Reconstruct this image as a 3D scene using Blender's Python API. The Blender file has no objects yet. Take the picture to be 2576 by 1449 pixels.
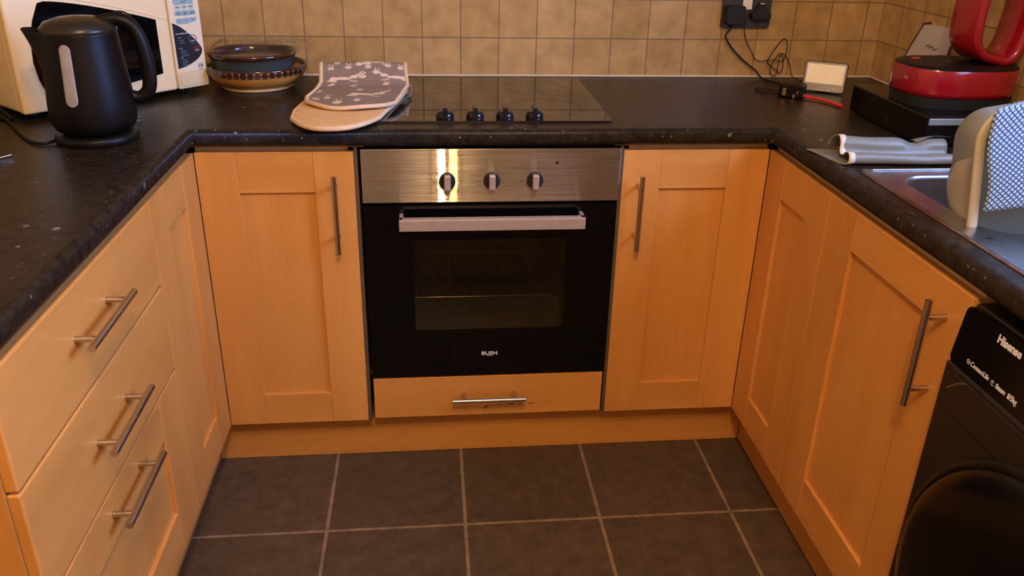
import bpy, math, random
from mathutils import Vector, Matrix
S = bpy.context.scene
COL = S.collection
R = math.radians
PI = math.pi
rnd = random.Random(7)

# ------------------------------------------------------------------ camera
cam_d = bpy.data.cameras.new('camera'); cam = bpy.data.objects.new('camera', cam_d); COL.objects.link(cam)
_r = Vector((0.99510852, -0.0963439, 0.02183774)); _u = Vector((0.01958378, 0.40906057, 0.91229706)); _f = _r.cross(_u) * -1
cam.matrix_world = Matrix(((_r.x, _u.x, -_f.x, 0.16073244), (_r.y, _u.y, -_f.y, -1.82510632), (_r.z, _u.z, -_f.z, 1.38575408), (0, 0, 0, 1)))
cam_d.sensor_fit = 'HORIZONTAL'; cam_d.sensor_width = 36; cam_d.lens = 36 * 2080.7294 / 2576
cam_d.shift_x = -4.4 / 2576; cam_d.shift_y = -46.0 / 2576; cam_d.clip_start = 0.02
S.camera = cam

# ------------------------------------------------------------------ world, view
W = bpy.data.worlds.new('sky'); S.world = W; W.use_nodes = True
bg = W.node_tree.nodes['Background']; bg.inputs[0].default_value = (0.55, 0.78, 1.15, 1); bg.inputs[1].default_value = 6.0
S.view_settings.view_transform = 'Standard'; S.view_settings.look = 'None'; S.view_settings.gamma = 1.0
S.view_settings.use_curve_mapping = False; S.view_settings.exposure = 0.0

def light(name, typ, loc, energy, color, **k):
    d = bpy.data.lights.new(name, typ); d.energy = energy; d.color = color
    for a, v in k.items(): setattr(d, a, v)
    o = bpy.data.objects.new(name, d); COL.objects.link(o); o.location = loc
    return o
CEIL = 2.35
LAMPS = [((0.213, -1.95), 40.0, (1.0, 0.72, 0.43)), ((0.266, -1.60), 27.0, (1.0, 0.54, 0.16))]
for (lx, ly), e, c in LAMPS:
    light('ceiling_bulb', 'POINT', (lx, ly, CEIL - 0.13), e, c, shadow_soft_size=0.022)
# daylight aperture of the window above the sink
WY0, WY1, WZ0, WZ1 = -1.50, -0.45, 1.20, 2.05
p = light('window_daylight', 'AREA', (1.72, (WY0 + WY1) / 2, (WZ0 + WZ1) / 2), 42.0, (0.38, 0.66, 1.75), shape='RECTANGLE', size=WZ1 - WZ0, size_y=WY1 - WY0)
p.rotation_euler = (0, R(90), 0)

# ------------------------------------------------------------------ materials
def lin(c):
    if isinstance(c, str):
        c = [int(c[i:i + 2], 16) / 255 for i in (0, 2, 4)]
        c = [x / 12.92 if x <= .04045 else ((x + .055) / 1.055) ** 2.4 for x in c]
    return (*c, 1)
def mat(name, color, rough=.5, metal=0, coat=0, noise=0, nscale=20, bump=0, bscale=200, stretch=None, **k):
    m = bpy.data.materials.new(name); m.use_nodes = True; nt = m.node_tree; b = nt.nodes['Principled BSDF']
    b.inputs['Base Color'].default_value = lin(color); b.inputs['Roughness'].default_value = rough; b.inputs['Metallic'].default_value = metal
    if coat: b.inputs['Coat Weight'].default_value = coat; b.inputs['Coat Roughness'].default_value = .08
    for a, v in k.items(): b.inputs[a.replace('_', ' ')].default_value = v
    N = nt.nodes.new; L = nt.links.new
    tc = N('ShaderNodeTexCoord'); mp = N('ShaderNodeMapping'); L(tc.outputs['Object'], mp.inputs[0])
    if stretch: mp.inputs['Scale'].default_value = stretch
    if noise:
        n = N('ShaderNodeTexNoise'); n.inputs['Scale'].default_value = nscale; n.inputs['Detail'].default_value = 5
        L(mp.outputs[0], n.inputs[0])
        r = N('ShaderNodeValToRGB'); c = lin(color)
        r.color_ramp.elements[0].position = .3; r.color_ramp.elements[1].position = .7
        r.color_ramp.elements[0].color = (*[x * (1 - noise) for x in c[:3]], 1); r.color_ramp.elements[1].color = (*[min(1, x * (1 + noise)) for x in c[:3]], 1)
        L(n.outputs[0], r.inputs[0]); L(r.outputs[0], b.inputs['Base Color'])
    if bump:
        n = N('ShaderNodeTexNoise'); n.inputs['Scale'].default_value = bscale; L(mp.outputs[0], n.inputs[0])
        bp = N('ShaderNodeBump'); bp.inputs['Strength'].default_value = bump; bp.inputs['Distance'].default_value = .002
        L(n.outputs[0], bp.inputs['Height']); L(bp.outputs[0], b.inputs['Normal'])
    return m
def tangent(m, rot=0.0):
    nt = m.node_tree; t = nt.nodes.new('ShaderNodeTangent'); t.direction_type = 'RADIAL'; t.axis = 'Z'
    b = nt.nodes['Principled BSDF']; nt.links.new(t.outputs[0], b.inputs['Tangent']); b.inputs['Anisotropic Rotation'].default_value = rot
def math_node(nt, op, a, b=None, clamp=False):
    n = nt.nodes.new('ShaderNodeMath'); n.operation = op; n.use_clamp = clamp
    for i, v in enumerate((a, b)):
        if v is None: continue
        if isinstance(v, (int, float)): n.inputs[i].default_value = v
        else: nt.links.new(v, n.inputs[i])
    return n.outputs[0]

M = {}
WOOD = (0.74, 0.340, 0.075)
def wood(name, axis):
    m = bpy.data.materials.new(name); m.use_nodes = True; nt = m.node_tree; b = nt.nodes['Principled BSDF']; N = nt.nodes.new; L = nt.links.new
    tc = N('ShaderNodeTexCoord'); mp = N('ShaderNodeMapping'); L(tc.outputs['Object'], mp.inputs[0])
    s = [7.0, 7.0, 7.0]; s[axis] = .8; mp.inputs['Scale'].default_value = s
    n = N('ShaderNodeTexNoise'); n.inputs['Scale'].default_value = 1.4; n.inputs['Detail'].default_value = 3; L(mp.outputs[0], n.inputs[0])
    r = N('ShaderNodeValToRGB'); r.color_ramp.elements[0].position = .3; r.color_ramp.elements[1].position = .72
    r.color_ramp.elements[0].color = (WOOD[0] * .86, WOOD[1] * .80, WOOD[2] * .72, 1); r.color_ramp.elements[1].color = (WOOD[0] * 1.08, WOOD[1] * 1.1, WOOD[2] * 1.15, 1)
    L(n.outputs[0], r.inputs[0])
    mp2 = N('ShaderNodeMapping'); L(tc.outputs['Object'], mp2.inputs[0]); s = [300.0] * 3; s[axis] = 18; mp2.inputs['Scale'].default_value = s
    n2 = N('ShaderNodeTexNoise'); n2.inputs['Scale'].default_value = 1; L(mp2.outputs[0], n2.inputs[0])
    mx = N('ShaderNodeMix'); mx.data_type = 'RGBA'; mx.blend_type = 'MULTIPLY'; mx.inputs[0].default_value = .16
    L(r.outputs[0], mx.inputs[6]); L(n2.outputs[0], mx.inputs[7]); L(mx.outputs[2], b.inputs['Base Color'])
    b.inputs['Roughness'].default_value = .42; b.inputs['Specular IOR Level'].default_value = .45
    return m
M['wood_z'] = wood('beech_upright_grain', 2); M['wood_x'] = wood('beech_level_grain', 0); M['wood_y'] = wood('beech_level_grain_side', 1)
M['carcass'] = mat('carcass_beige', (.70, .52, .28), .6, noise=.05)
M['carcass_grey'] = mat('carcass_edge_grey', '5a4c34', .5, noise=.2, nscale=60)
M['steel'] = mat('brushed_steel', (.48, .44, .40), .022, 1, noise=.06, nscale=8, stretch=(1, 1, 60))
def brushed(m, k):
    # level brush lines: the surface normal tips up and down only
    nt = m.node_tree; N = nt.nodes.new; L = nt.links.new
    tc = N('ShaderNodeTexCoord'); mp = N('ShaderNodeMapping'); mp.inputs['Scale'].default_value = (4, 4, 40000); L(tc.outputs['Object'], mp.inputs[0])
    n = N('ShaderNodeTexNoise'); n.inputs['Scale'].default_value = 1; n.inputs['Detail'].default_value = 2; L(mp.outputs[0], n.inputs[0])
    cb = N('ShaderNodeCombineXYZ'); L(math_node(nt, 'MULTIPLY', math_node(nt, 'SUBTRACT', n.outputs[0], .5), k), cb.inputs[2])
    g = N('ShaderNodeNewGeometry'); ad = N('ShaderNodeVectorMath'); ad.operation = 'ADD'; L(g.outputs['Normal'], ad.inputs[0]); L(cb.outputs[0], ad.inputs[1])
    no = N('ShaderNodeVectorMath'); no.operation = 'NORMALIZE'; L(ad.outputs[0], no.inputs[0]); L(no.outputs[0], nt.nodes['Principled BSDF'].inputs['Normal'])
brushed(M['steel'], 4.0)
M['handle'] = mat('satin_handle_steel', (.58, .52, .45), .22, 1, noise=.05, nscale=60)
M['pale_steel'] = mat('pale_satin_steel', (.55, .43, .31), .45, .5, noise=.05, nscale=50)
M['sinksteel'] = mat('sink_steel', (.50, .50, .49), .30, 1, noise=.12, nscale=30, bump=.05, bscale=60)
M['chrome'] = mat('chrome', (.8, .8, .8), .12, 1, noise=.02)
M['blackglass'] = mat('black_glass', (.002, .002, .002), .05, 0, noise=.1, Specular_IOR_Level=.28)
M['hobglass'] = mat('hob_glass', (.010, .008, .006), .03, 0, noise=.1, IOR=1.75)
M['blackplastic'] = mat('black_plastic', (.005, .004, .0035), .42, 0, noise=.15, bump=.05, bscale=400, Specular_IOR_Level=.25)
M['blackgloss'] = mat('black_gloss', (.004, .0035, .0035), .16, 0, noise=.1, Specular_IOR_Level=.3)
M['trimstrip'] = mat('silver_trim', (.30, .36, .37), .4, .4, noise=.05)
M['blackmatt'] = mat('black_matt', (.006, .006, .006), .7, 0, noise=.2)
M['hobknob'] = mat('hob_knob_black', (.010, .009, .011), .15, 0, noise=.1)
M['cream'] = mat('cream_enamel', (.95, .75, .40), .35, noise=.02)
M['white'] = mat('white_plastic', (.92, .78, .50), .35, noise=.02)
M['yellowed'] = mat('yellowed_plastic', (.78, .62, .33), .4, noise=.03)
M['red'] = mat('red_gloss', (.30, .004, .012), .2, coat=.5, noise=.06)
M['redcable'] = mat('red_cable', (.75, .04, .02), .4, noise=.05)
M['caulk'] = mat('sealant_cream', (.72, .58, .38), .5, noise=.1)
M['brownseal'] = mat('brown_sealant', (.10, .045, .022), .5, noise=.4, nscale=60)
M['text'] = mat('print_white', (.75, .75, .75), .5, noise=.02)
M['textdark'] = mat('print_dark', (.05, .04, .035), .5, noise=.02)
M['paint'] = mat('painted_wall', (.55, .45, .32), .8, noise=.04, nscale=4)
M['ceil'] = mat('ceiling_white', (.75, .72, .66), .9, noise=.02)

def tiles(name, ax, off, zoff, size, mortar, c1, c2, cm, rough=.22):
    """square tiles laid on the plane spanned by axis ax and z (ax==2: floor x,y)"""
    m = bpy.data.materials.new(name); m.use_nodes = True; nt = m.node_tree; b = nt.nodes['Principled BSDF']; N = nt.nodes.new; L = nt.links.new
    tc = N('ShaderNodeTexCoord'); sp = N('ShaderNodeSeparateXYZ'); L(tc.outputs['Object'], sp.inputs[0])
    cb = N('ShaderNodeCombineXYZ')
    if ax == 2: a, c = sp.outputs[0], sp.outputs[1]
    else: a, c = sp.outputs[ax], sp.outputs[2]
    L(math_node(nt, 'SUBTRACT', a, off - size * 200), cb.inputs[0]); L(math_node(nt, 'SUBTRACT', c, zoff - size * 200), cb.inputs[1])
    br = N('ShaderNodeTexBrick'); br.offset = 0; br.squash = 1; br.offset_frequency = 1; br.squash_frequency = 1
    L(cb.outputs[0], br.inputs['Vector']); br.inputs['Scale'].default_value = 1; br.inputs['Mortar Size'].default_value = mortar
    br.inputs['Mortar Smooth'].default_value = .25; br.inputs['Bias'].default_value = 0
    br.inputs['Brick Width'].default_value = size; br.inputs['Row Height'].default_value = size
    br.inputs['Color1'].default_value = (*c1, 1); br.inputs['Color2'].default_value = (*c2, 1); br.inputs['Mortar'].default_value = (*cm, 1)
    n = N('ShaderNodeTexNoise'); n.inputs['Scale'].default_value = 22 if ax != 2 else 24; n.inputs['Detail'].default_value = 6 if ax != 2 else 12; n.inputs['Roughness'].default_value = .5 if ax != 2 else .72
    L(tc.outputs['Object'], n.inputs[0])
    rp = N('ShaderNodeMapRange'); rp.inputs['From Min'].default_value = .3; rp.inputs['From Max'].default_value = .7
    rp.inputs['To Min'].default_value = .80 if ax != 2 else .55; rp.inputs['To Max'].default_value = 1.12 if ax != 2 else 1.35; L(n.outputs[0], rp.inputs[0])
    mx = N('ShaderNodeMix'); mx.data_type = 'RGBA'; mx.blend_type = 'MULTIPLY'; mx.inputs[0].default_value = 1
    L(br.outputs['Color'], mx.inputs[6]); L(rp.outputs[0], mx.inputs[7]); L(mx.outputs[2], b.inputs['Base Color'])
    # bump: grout sunk, gentle waviness
    n2 = N('ShaderNodeTexNoise'); n2.inputs['Scale'].default_value = 14 if ax != 2 else 35; n2.inputs['Detail'].default_value = 2 if ax != 2 else 8
    L(tc.outputs['Object'], n2.inputs[0])
    h = math_node(nt, 'SUBTRACT', math_node(nt, 'MULTIPLY', n2.outputs[0], .8 if ax != 2 else 1.4), br.outputs['Fac'])
    bp = N('ShaderNodeBump'); bp.inputs['Strength'].default_value = .8; bp.inputs['Distance'].default_value = .002; L(h, bp.inputs['Height']); L(bp.outputs[0], b.inputs['Normal'])
    L(math_node(nt, 'ADD', math_node(nt, 'MULTIPLY', br.outputs['Fac'], .5), rough), b.inputs['Roughness'])
    return m
TILE = .108
WT = .9166                                   # worktop surface height
BW = .5789                                   # back wall
RW = 1.4858                                  # right wall
LW = -.985                                   # left wall
TC1, TC2, TCM = (.57, .37, .145), (.47, .29, .100), (.27, .165, .07)
M['tile_back'] = tiles('wall_tiles_back', 0, .0344, WT, TILE, .0018, TC1, TC2, TCM)
M['tile_side'] = tiles('wall_tiles_side', 1, BW, WT, TILE, .0018, TC1, TC2, TCM)
M['floor'] = tiles('slate_floor_tiles', 2, -.104, -.247, .3306, .0050, (.076, .049, .026), (.098, .064, .034), (.24, .165, .090), .55)

def worktop_mat():
    m = bpy.data.materials.new('black_speckled_laminate'); m.use_nodes = True; nt = m.node_tree; b = nt.nodes['Principled BSDF']; N = nt.nodes.new; L = nt.links.new
    tc = N('ShaderNodeTexCoord')
    n = N('ShaderNodeTexNoise'); n.inputs['Scale'].default_value = 55; n.inputs['Detail'].default_value = 8; n.inputs['Roughness'].default_value = .7; L(tc.outputs['Object'], n.inputs[0])
    r = N('ShaderNodeValToRGB'); e = r.color_ramp.elements; e[0].position = .35; e[0].color = (.007, .005, .003, 1); e[1].position = .75; e[1].color = (.040, .026, .014, 1); L(n.outputs[0], r.inputs[0])
    # irregular pale flecks
    nd = N('ShaderNodeTexNoise'); nd.inputs['Scale'].default_value = 60; L(tc.outputs['Object'], nd.inputs[0])
    va = N('ShaderNodeMix'); va.data_type = 'RGBA'; va.inputs[0].default_value = .012; L(tc.outputs['Object'], va.inputs[6]); L(nd.outputs[1], va.inputs[7])
    v = N('ShaderNodeTexVoronoi'); v.inputs['Scale'].default_value = 42; L(va.outputs[2], v.inputs['Vector'])
    sc = N('ShaderNodeSeparateColor'); L(v.outputs['Color'], sc.inputs[0])
    thr = math_node(nt, 'MULTIPLY', math_node(nt, 'SUBTRACT', sc.outputs[0], .80), 1.35)
    f = math_node(nt, 'MULTIPLY', math_node(nt, 'GREATER_THAN', thr, v.outputs['Distance']), math_node(nt, 'MULTIPLY', sc.outputs[1], .8))
    v2 = N('ShaderNodeTexVoronoi'); v2.inputs['Scale'].default_value = 105; L(va.outputs[2], v2.inputs['Vector']); sc2 = N('ShaderNodeSeparateColor'); L(v2.outputs['Color'], sc2.inputs[0])
    f2 = math_node(nt, 'MULTIPLY', math_node(nt, 'GREATER_THAN', math_node(nt, 'MULTIPLY', math_node(nt, 'SUBTRACT', sc2.outputs[0], .78), 1.5), v2.outputs['Distance']), math_node(nt, 'MULTIPLY', sc2.outputs[2], .55))
    f = math_node(nt, 'MAXIMUM', f, f2)
    mx = N('ShaderNodeMix'); mx.data_type = 'RGBA'; L(f, mx.inputs[0]); L(r.outputs[0], mx.inputs[6]); mx.inputs[7].default_value = (.26, .23, .19, 1)
    L(mx.outputs[2], b.inputs['Base Color']); b.inputs['Roughness'].default_value = .34; b.inputs['Specular IOR Level'].default_value = .27
    n3 = N('ShaderNodeTexNoise'); n3.inputs['Scale'].default_value = 260; L(tc.outputs['Object'], n3.inputs[0])
    bp = N('ShaderNodeBump'); bp.inputs['Strength'].default_value = .5; bp.inputs['Distance'].default_value = .0012; L(n3.outputs[0], bp.inputs['Height']); L(bp.outputs[0], b.inputs['Normal'])
    return m
M['worktop'] = worktop_mat()

def glass_mat(name, tint, alpha, rough=.02):
    m = bpy.data.materials.new(name); m.use_nodes = True; nt = m.node_tree; N = nt.nodes.new; L = nt.links.new
    nt.nodes.remove(nt.nodes['Principled BSDF']); out = nt.nodes['Material Output']
    t = N('ShaderNodeBsdfTransparent'); t.inputs[0].default_value = (*tint, 1)
    d = N('ShaderNodeBsdfGlossy'); d.inputs['Roughness'].default_value = rough
    f = N('ShaderNodeFresnel'); g = N('ShaderNodeNewGeometry')
    L(math_node(nt, 'SUBTRACT', 1.5, math_node(nt, 'MULTIPLY', g.outputs['Backfacing'], 1.5 - 1 / 1.5)), f.inputs[0])   # same glass from both sides
    k = math_node(nt, 'ADD', f.outputs[0], alpha, True)
    mx = N('ShaderNodeMixShader'); L(k, mx.inputs[0]); L(t.outputs[0], mx.inputs[1]); L(d.outputs[0], mx.inputs[2]); L(mx.outputs[0], out.inputs[0])
    return m
M['ovenpane'] = glass_mat('tinted_oven_glass', (.56, .52, .47), 0.0)
M['pane'] = glass_mat('window_glass', (.96, .97, .97), 0.0)
M['clearplastic'] = glass_mat('clear_plastic', (.96, .95, .93), 0.02, .10)
M['enamel'] = mat('oven_enamel', (.46, .42, .32), .4, noise=.2, nscale=12)

# ------------------------------------------------------------------ mesh builder
class MB:
    def __init__(s): s.v = []; s.f = []; s.mi = []; s.sm = []; s.mats = []
    def face(s, idx, mi=0, sm=False): s.f.append(tuple(idx)); s.mi.append(mi); s.sm.append(sm)
    def box(s, x0, x1, y0, y1, z0, z1, mi=0):
        b = len(s.v); s.v += [(x, y, z) for x in (x0, x1) for y in (y0, y1) for z in (z0, z1)]
        for q in ((0, 1, 3, 2), (4, 6, 7, 5), (0, 4, 5, 1), (2, 3, 7, 6), (0, 2, 6, 4), (1, 5, 7, 3)): s.face([b + i for i in q], mi)
        return s
    def grid(s, P, mi=0, sm=True, closed_u=False, closed_v=False, mf=None):
        nu, nv = len(P), len(P[0]); b = len(s.v)
        for row in P: s.v += [tuple(q) for q in row]
        for i in range(nu if closed_u else nu - 1):
            for j in range(nv if closed_v else nv - 1):
                i2, j2 = (i + 1) % nu, (j + 1) % nv
                s.face((b + i * nv + j, b + i2 * nv + j, b + i2 * nv + j2, b + i * nv + j2), mf(i, j) if mf else mi, sm)
        return s
    def ngon(s, pts, mi=0, sm=False):
        b = len(s.v); s.v += [tuple(q) for q in pts]; s.face(range(b, b + len(pts)), mi, sm); return s
    def lathe(s, prof, c=(0, 0, 0), n=48, mi=0, sy=1.0, caps=True):
        P = [[(c[0] + r * math.cos(2 * PI * j / n), c[1] + r * sy * math.sin(2 * PI * j / n), c[2] + z) for j in range(n)] for r, z in prof]
        s.grid(P, mi, True, closed_v=True)
        if caps:
            if prof[0][0] > 1e-5: s.ngon(P[0][::-1], mi)
            if prof[-1][0] > 1e-5: s.ngon(P[-1], mi)
        return s
    def cyl(s, a, b, r, n=20, mi=0, r2=None, cap=True):
        a, b = Vector(a), Vector(b); d = (b - a).normalized(); x = d.orthogonal().normalized(); y = d.cross(x); r2 = r if r2 is None else r2
        P = [[c + (x * math.cos(2 * PI * j / n) + y * math.sin(2 * PI * j / n)) * q for j in range(n)] for c, q in ((a, r), (b, r2))]
        s.grid(P, mi, True, closed_v=True)
        if cap: s.ngon(P[0][::-1], mi); s.ngon(P[1], mi)
        return s
    def tube(s, pts, r, n=8, mi=0, closed=False, smooth=4, flat=1.0):
        pts = [Vector(q) for q in pts]
        if smooth: pts = crom(pts, smooth, closed)
        m = len(pts); P = []; up = Vector((0.123, 0.311, 1)).normalized(); prev = None
        for i, q in enumerate(pts):
            t = (pts[(i + 1) % m] - pts[i - 1]) if closed else (pts[min(i + 1, m - 1)] - pts[max(i - 1, 0)])
            t = t.normalized() if t.length > 1e-9 else Vector((0, 0, 1))
            if prev is None: x = t.orthogonal().normalized()
            else:
                x = prev - t * prev.dot(t); x = x.normalized() if x.length > 1e-6 else t.orthogonal().normalized()
            prev = x; y = t.cross(x); rr = r(i / max(1, m - 1)) if callable(r) else r
            P.append([q + x * math.cos(2 * PI * j / n) * rr + y * math.sin(2 * PI * j / n) * rr * flat for j in range(n)])
        s.grid(P, mi, True, closed_u=closed, closed_v=True)
        if not closed: s.ngon(P[0][::-1], mi); s.ngon(P[-1], mi)
        return s
    def prism(s, out, fn, mi=0, smside=False):
        """out: 2d outline; fn(u, v, k) -> 3d point for k = 0 / 1 (two ends)"""
        A = [fn(u, v, 0) for u, v in out]; B = [fn(u, v, 1) for u, v in out]
        s.ngon(A[::-1], mi); s.ngon(B, mi); s.grid([A, B], mi, smside, closed_v=True); return s
def crom(p, k, closed=False):
    n = len(p); o = []
    for i in range(n if closed else n - 1):
        if closed: a, b, c, d = p[i - 1], p[i], p[(i + 1) % n], p[(i + 2) % n]
        else: a, b, c, d = p[max(i - 1, 0)], p[i], p[i + 1], p[min(i + 2, n - 1)]
        for j in range(k):
            t = j / k; o.append(.5 * ((2 * b) + (c - a) * t + (2 * a - 5 * b + 4 * c - d) * t * t + (3 * b - a - 3 * c + d) * t ** 3))
    if not closed: o.append(p[-1])
    return o
def rrect(x0, x1, y0, y1, r, n=6):
    o = []
    for cx, cy, a in ((x1 - r, y1 - r, 0), (x0 + r, y1 - r, 90), (x0 + r, y0 + r, 180), (x1 - r, y0 + r, 270)):
        for i in range(n + 1): t = R(a + 90 * i / n); o.append((cx + r * math.cos(t), cy + r * math.sin(t)))
    return o

def obj(name, mb, mats, parent=None, bevel=0, seg=2, subsurf=0, solid=0, local=False, label=None, fix=True):
    """one mesh object; vertices are in world space unless local=True (then in the thing's own frame)"""
    me = bpy.data.meshes.new(name)
    me.from_pydata([tuple(q) for q in mb.v], [], mb.f)
    for m in (mats if isinstance(mats, (list, tuple)) else [mats]): me.materials.append(M[m] if isinstance(m, str) else m)
    me.polygons.foreach_set('material_index', mb.mi); me.polygons.foreach_set('use_smooth', mb.sm)
    o = bpy.data.objects.new(name, me); COL.objects.link(o)
    if parent:
        o.parent = parent
        if not local:
            if 'part_of' in parent.keys(): pass
            off = WLOC.get(parent.name, Vector((0, 0, 0))); me.transform(Matrix.Translation(-off)); WLOC[o.name] = off
        else: WLOC[o.name] = Vector((0, 0, 0))
    if fix:
        import bmesh
        bm = bmesh.new(); bm.from_mesh(me); bmesh.ops.recalc_face_normals(bm, faces=bm.faces); bm.to_mesh(me); bm.free()
    if solid: md = o.modifiers.new('s', 'SOLIDIFY'); md.thickness = solid; md.offset = 0
    if bevel:
        md = o.modifiers.new('b', 'BEVEL'); md.width = bevel; md.segments = seg; md.limit_method = 'ANGLE'; md.angle_limit = R(40)
    if subsurf: md = o.modifiers.new('u', 'SUBSURF'); md.levels = subsurf; md.render_levels = subsurf
    if label: o['label'] = label
    return o
WLOC = {}
def thing(name, label, cat, loc=(0, 0, 0), rz=0, group=None):
    o = bpy.data.objects.new(name, None); COL.objects.link(o); o.location = loc; o.rotation_euler = (0, 0, rz); o.empty_display_size = .05
    o['label'] = label; o['category'] = cat
    if group: o['group'] = group
    WLOC[o.name] = Vector(loc)
    return o
def tag(o, label, cat, group=None):
    o['label'] = label; o['category'] = cat
    if group: o['group'] = group
    return o
def struct(o): o['kind'] = 'structure'; return o
def text_mb(body, size, fn, ext=0.0004, bold=0.0):
    """built-in lettering turned into a mesh; fn(u, v, w) -> 3d"""
    c = bpy.data.curves.new('t', 'FONT'); c.body = body; c.size = size; c.align_x = 'CENTER'; c.align_y = 'CENTER'; c.extrude = ext; c.offset = bold; c.resolution_u = 3
    o = bpy.data.objects.new('t', c); COL.objects.link(o); dg = bpy.context.evaluated_depsgraph_get(); me = o.evaluated_get(dg).to_mesh()
    mb = MB(); mb.v = [fn(*v.co) for v in me.vertices]
    for f in me.polygons: mb.face(f.vertices[:], 0)
    o.evaluated_get(dg).to_mesh_clear(); bpy.data.objects.remove(o); bpy.data.curves.remove(c)
    return mb

# ------------------------------------------------------------------ the room
FRONT = -3.3
struct(obj('floor', MB().box(LW - .1, RW + .1, FRONT - .1, BW + .1, -.06, 0), 'floor'))
struct(obj('ceiling', MB().box(LW - .1, RW + .1, FRONT - .1, BW + .1, CEIL, CEIL + .06), 'ceil'))
struct(obj('wall_back', MB().box(LW - .1, RW + .1, BW, BW + .1, 0, CEIL), 'tile_back'))
struct(obj('wall_left', MB().box(LW - .1, LW, FRONT, BW, 0, CEIL), 'tile_side'))
struct(obj('wall_front', MB().box(LW - .1, RW + .1, FRONT - .1, FRONT, 0, CEIL), 'paint'))
w = MB().box(RW, RW + .2, FRONT, BW, 0, WZ0).box(RW, RW + .2, FRONT, BW, WZ1, CEIL).box(RW, RW + .2, FRONT, WY0, WZ0, WZ1).box(RW, RW + .2, WY1, BW, WZ0, WZ1)
struct(obj('wall_right', w, 'tile_side'))
wf = MB(); fx0, fx1 = RW + .13, RW + .17
for a, b, c, d in ((WY0, WY1, WZ0, WZ0 + .05), (WY0, WY1, WZ1 - .05, WZ1), (WY0, WY0 + .05, WZ0, WZ1), (WY1 - .05, WY1, WZ0, WZ1), ((WY0 + WY1) / 2 - .025, (WY0 + WY1) / 2 + .025, WZ0, WZ1)):
    wf.box(fx0, fx1, a, b, c, d)
win = struct(obj('window_1', wf, 'white', bevel=.004))
obj('window_pane', MB().box(RW + .148, RW + .152, WY0, WY1, WZ0, WZ1), 'pane', win)
# sealant bead where tiles meet the worktop
tr = MB(); tr.box(-.97, RW, BW - .005, BW, WT, WT + .006); tr.box(RW - .005, RW, -1.5, BW - .005, WT, WT + .006)
struct(obj('trim_1', tr, 'caulk', bevel=.002))
# lamp fittings that hold the bulbs
lt = thing('ceiling_light', 'two bulb ceiling light above the kitchen floor, behind the viewer', 'light', (.21, -1.78, CEIL))
obj('ceiling_plate', MB().box(.16, .31, -2.0, -1.55, CEIL - .02, CEIL), 'white', lt, bevel=.005)
for (lx, ly), e, c in LAMPS:
    obj('lamp_holder', MB().cyl((lx, ly, CEIL - .02), (lx, ly, CEIL - .085), .016), 'white', lt)

# ------------------------------------------------------------------ cabinets
XL, XR = -.3608, .9572
DZ0, DZ1 = .143, .8605
def front_frame(a0, a1, z0, z1, sl, sr, rt_, rb, fn, seam=.0012):
    """shaker front: stiles, rails and a sunk panel, as one mesh. fn(a, d, z): a along, d outwards (0 = face)"""
    mb = MB()
    def bx(p0, p1, d0, d1, q0, q1, mi):
        P = [fn(a, d, z) for a in (p0, p1) for d in (d0, d1) for z in (q0, q1)]; b = len(mb.v); mb.v += P
        for q in ((0, 1, 3, 2), (4, 6, 7, 5), (0, 4, 5, 1), (2, 3, 7, 6), (0, 2, 6, 4), (1, 5, 7, 3)): mb.face([b + i for i in q], mi)
    T = -.018
    bx(a0, a0 + sl, T, 0, z0, z1, 0); bx(a1 - sr, a1, T, 0, z0, z1, 0)
    bx(a0 + sl, a1 - sr, T, -.0006, z1 - rt_, z1, 1); bx(a0 + sl, a1 - sr, T, -.0006, z0, z0 + rb, 1)
    bx(a0 + sl - .002, a1 - sr + .002, T + .001, -.0085, z0 + rb - .002, z1 - rt_ + .002, 0)
    return mb
def bar_handle(parent, p0, p1, base_dir, r=.006, stand=.034, inset=.032, sr=.0052):
    """p0, p1: ends of the bar's axis, base_dir: unit vector from bar towards the door"""
    p0, p1, d = Vector(p0), Vector(p1), Vector(base_dir); a = (p1 - p0).normalized()
    mb = MB().cyl(p0, p1, r, 24)
    for c in (p0 + a * inset, p1 - a * inset): mb.cyl(c, c + d * stand, sr, 16)
    return obj('handle', mb, 'handle', parent, bevel=.0008, label='satin steel bar handle')
fb = lambda a, d, z: (a, -d, z)                    # back run faces -y
fl = lambda a, d, z: (XL + d, a, z)                # left run faces +x
fr = lambda a, d, z: (XR - d, a, z)                # right run faces -x
WX = ['wood_z', 'wood_x']; WY_ = ['wood_z', 'wood_y']
def carc(parent, x0, x1, y0, y1, z0=DZ0, z1=.874):
    t = .018; mb = MB()
    mb.box(x0, x0 + t, y0, y1, z0, z1).box(x1 - t, x1, y0, y1, z0, z1).box(x0 + t, x1 - t, y0, y1, z0, z0 + t).box(x0 + t, x1 - t, y0, y1, z1 - t, z1)
    mb.box(x0 + t, x1 - t, y0 + (t if False else .3 * (y1 - y0)), y0 + .3 * (y1 - y0) + .006, z0 + t, z1 - t)
    return obj('carcass', mb, 'carcass', parent)
# left of the oven
c = thing('base_cabinet', 'orange beech base cabinet with vertical bar handle, left of the built-in oven', 'cabinet', (-.187, .02, DZ0))
carc(c, XL, -.0265, .0185, .55)
d = obj('door', front_frame(XL + .0009, -.0132, DZ0, DZ1, .0895, .0905, .0955, .087, fb), WX, c, bevel=.0012)
bar_handle(d, (-.0565, -.035, .6265), (-.0565, -.035, .8138), (0, 1, 0))
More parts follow.
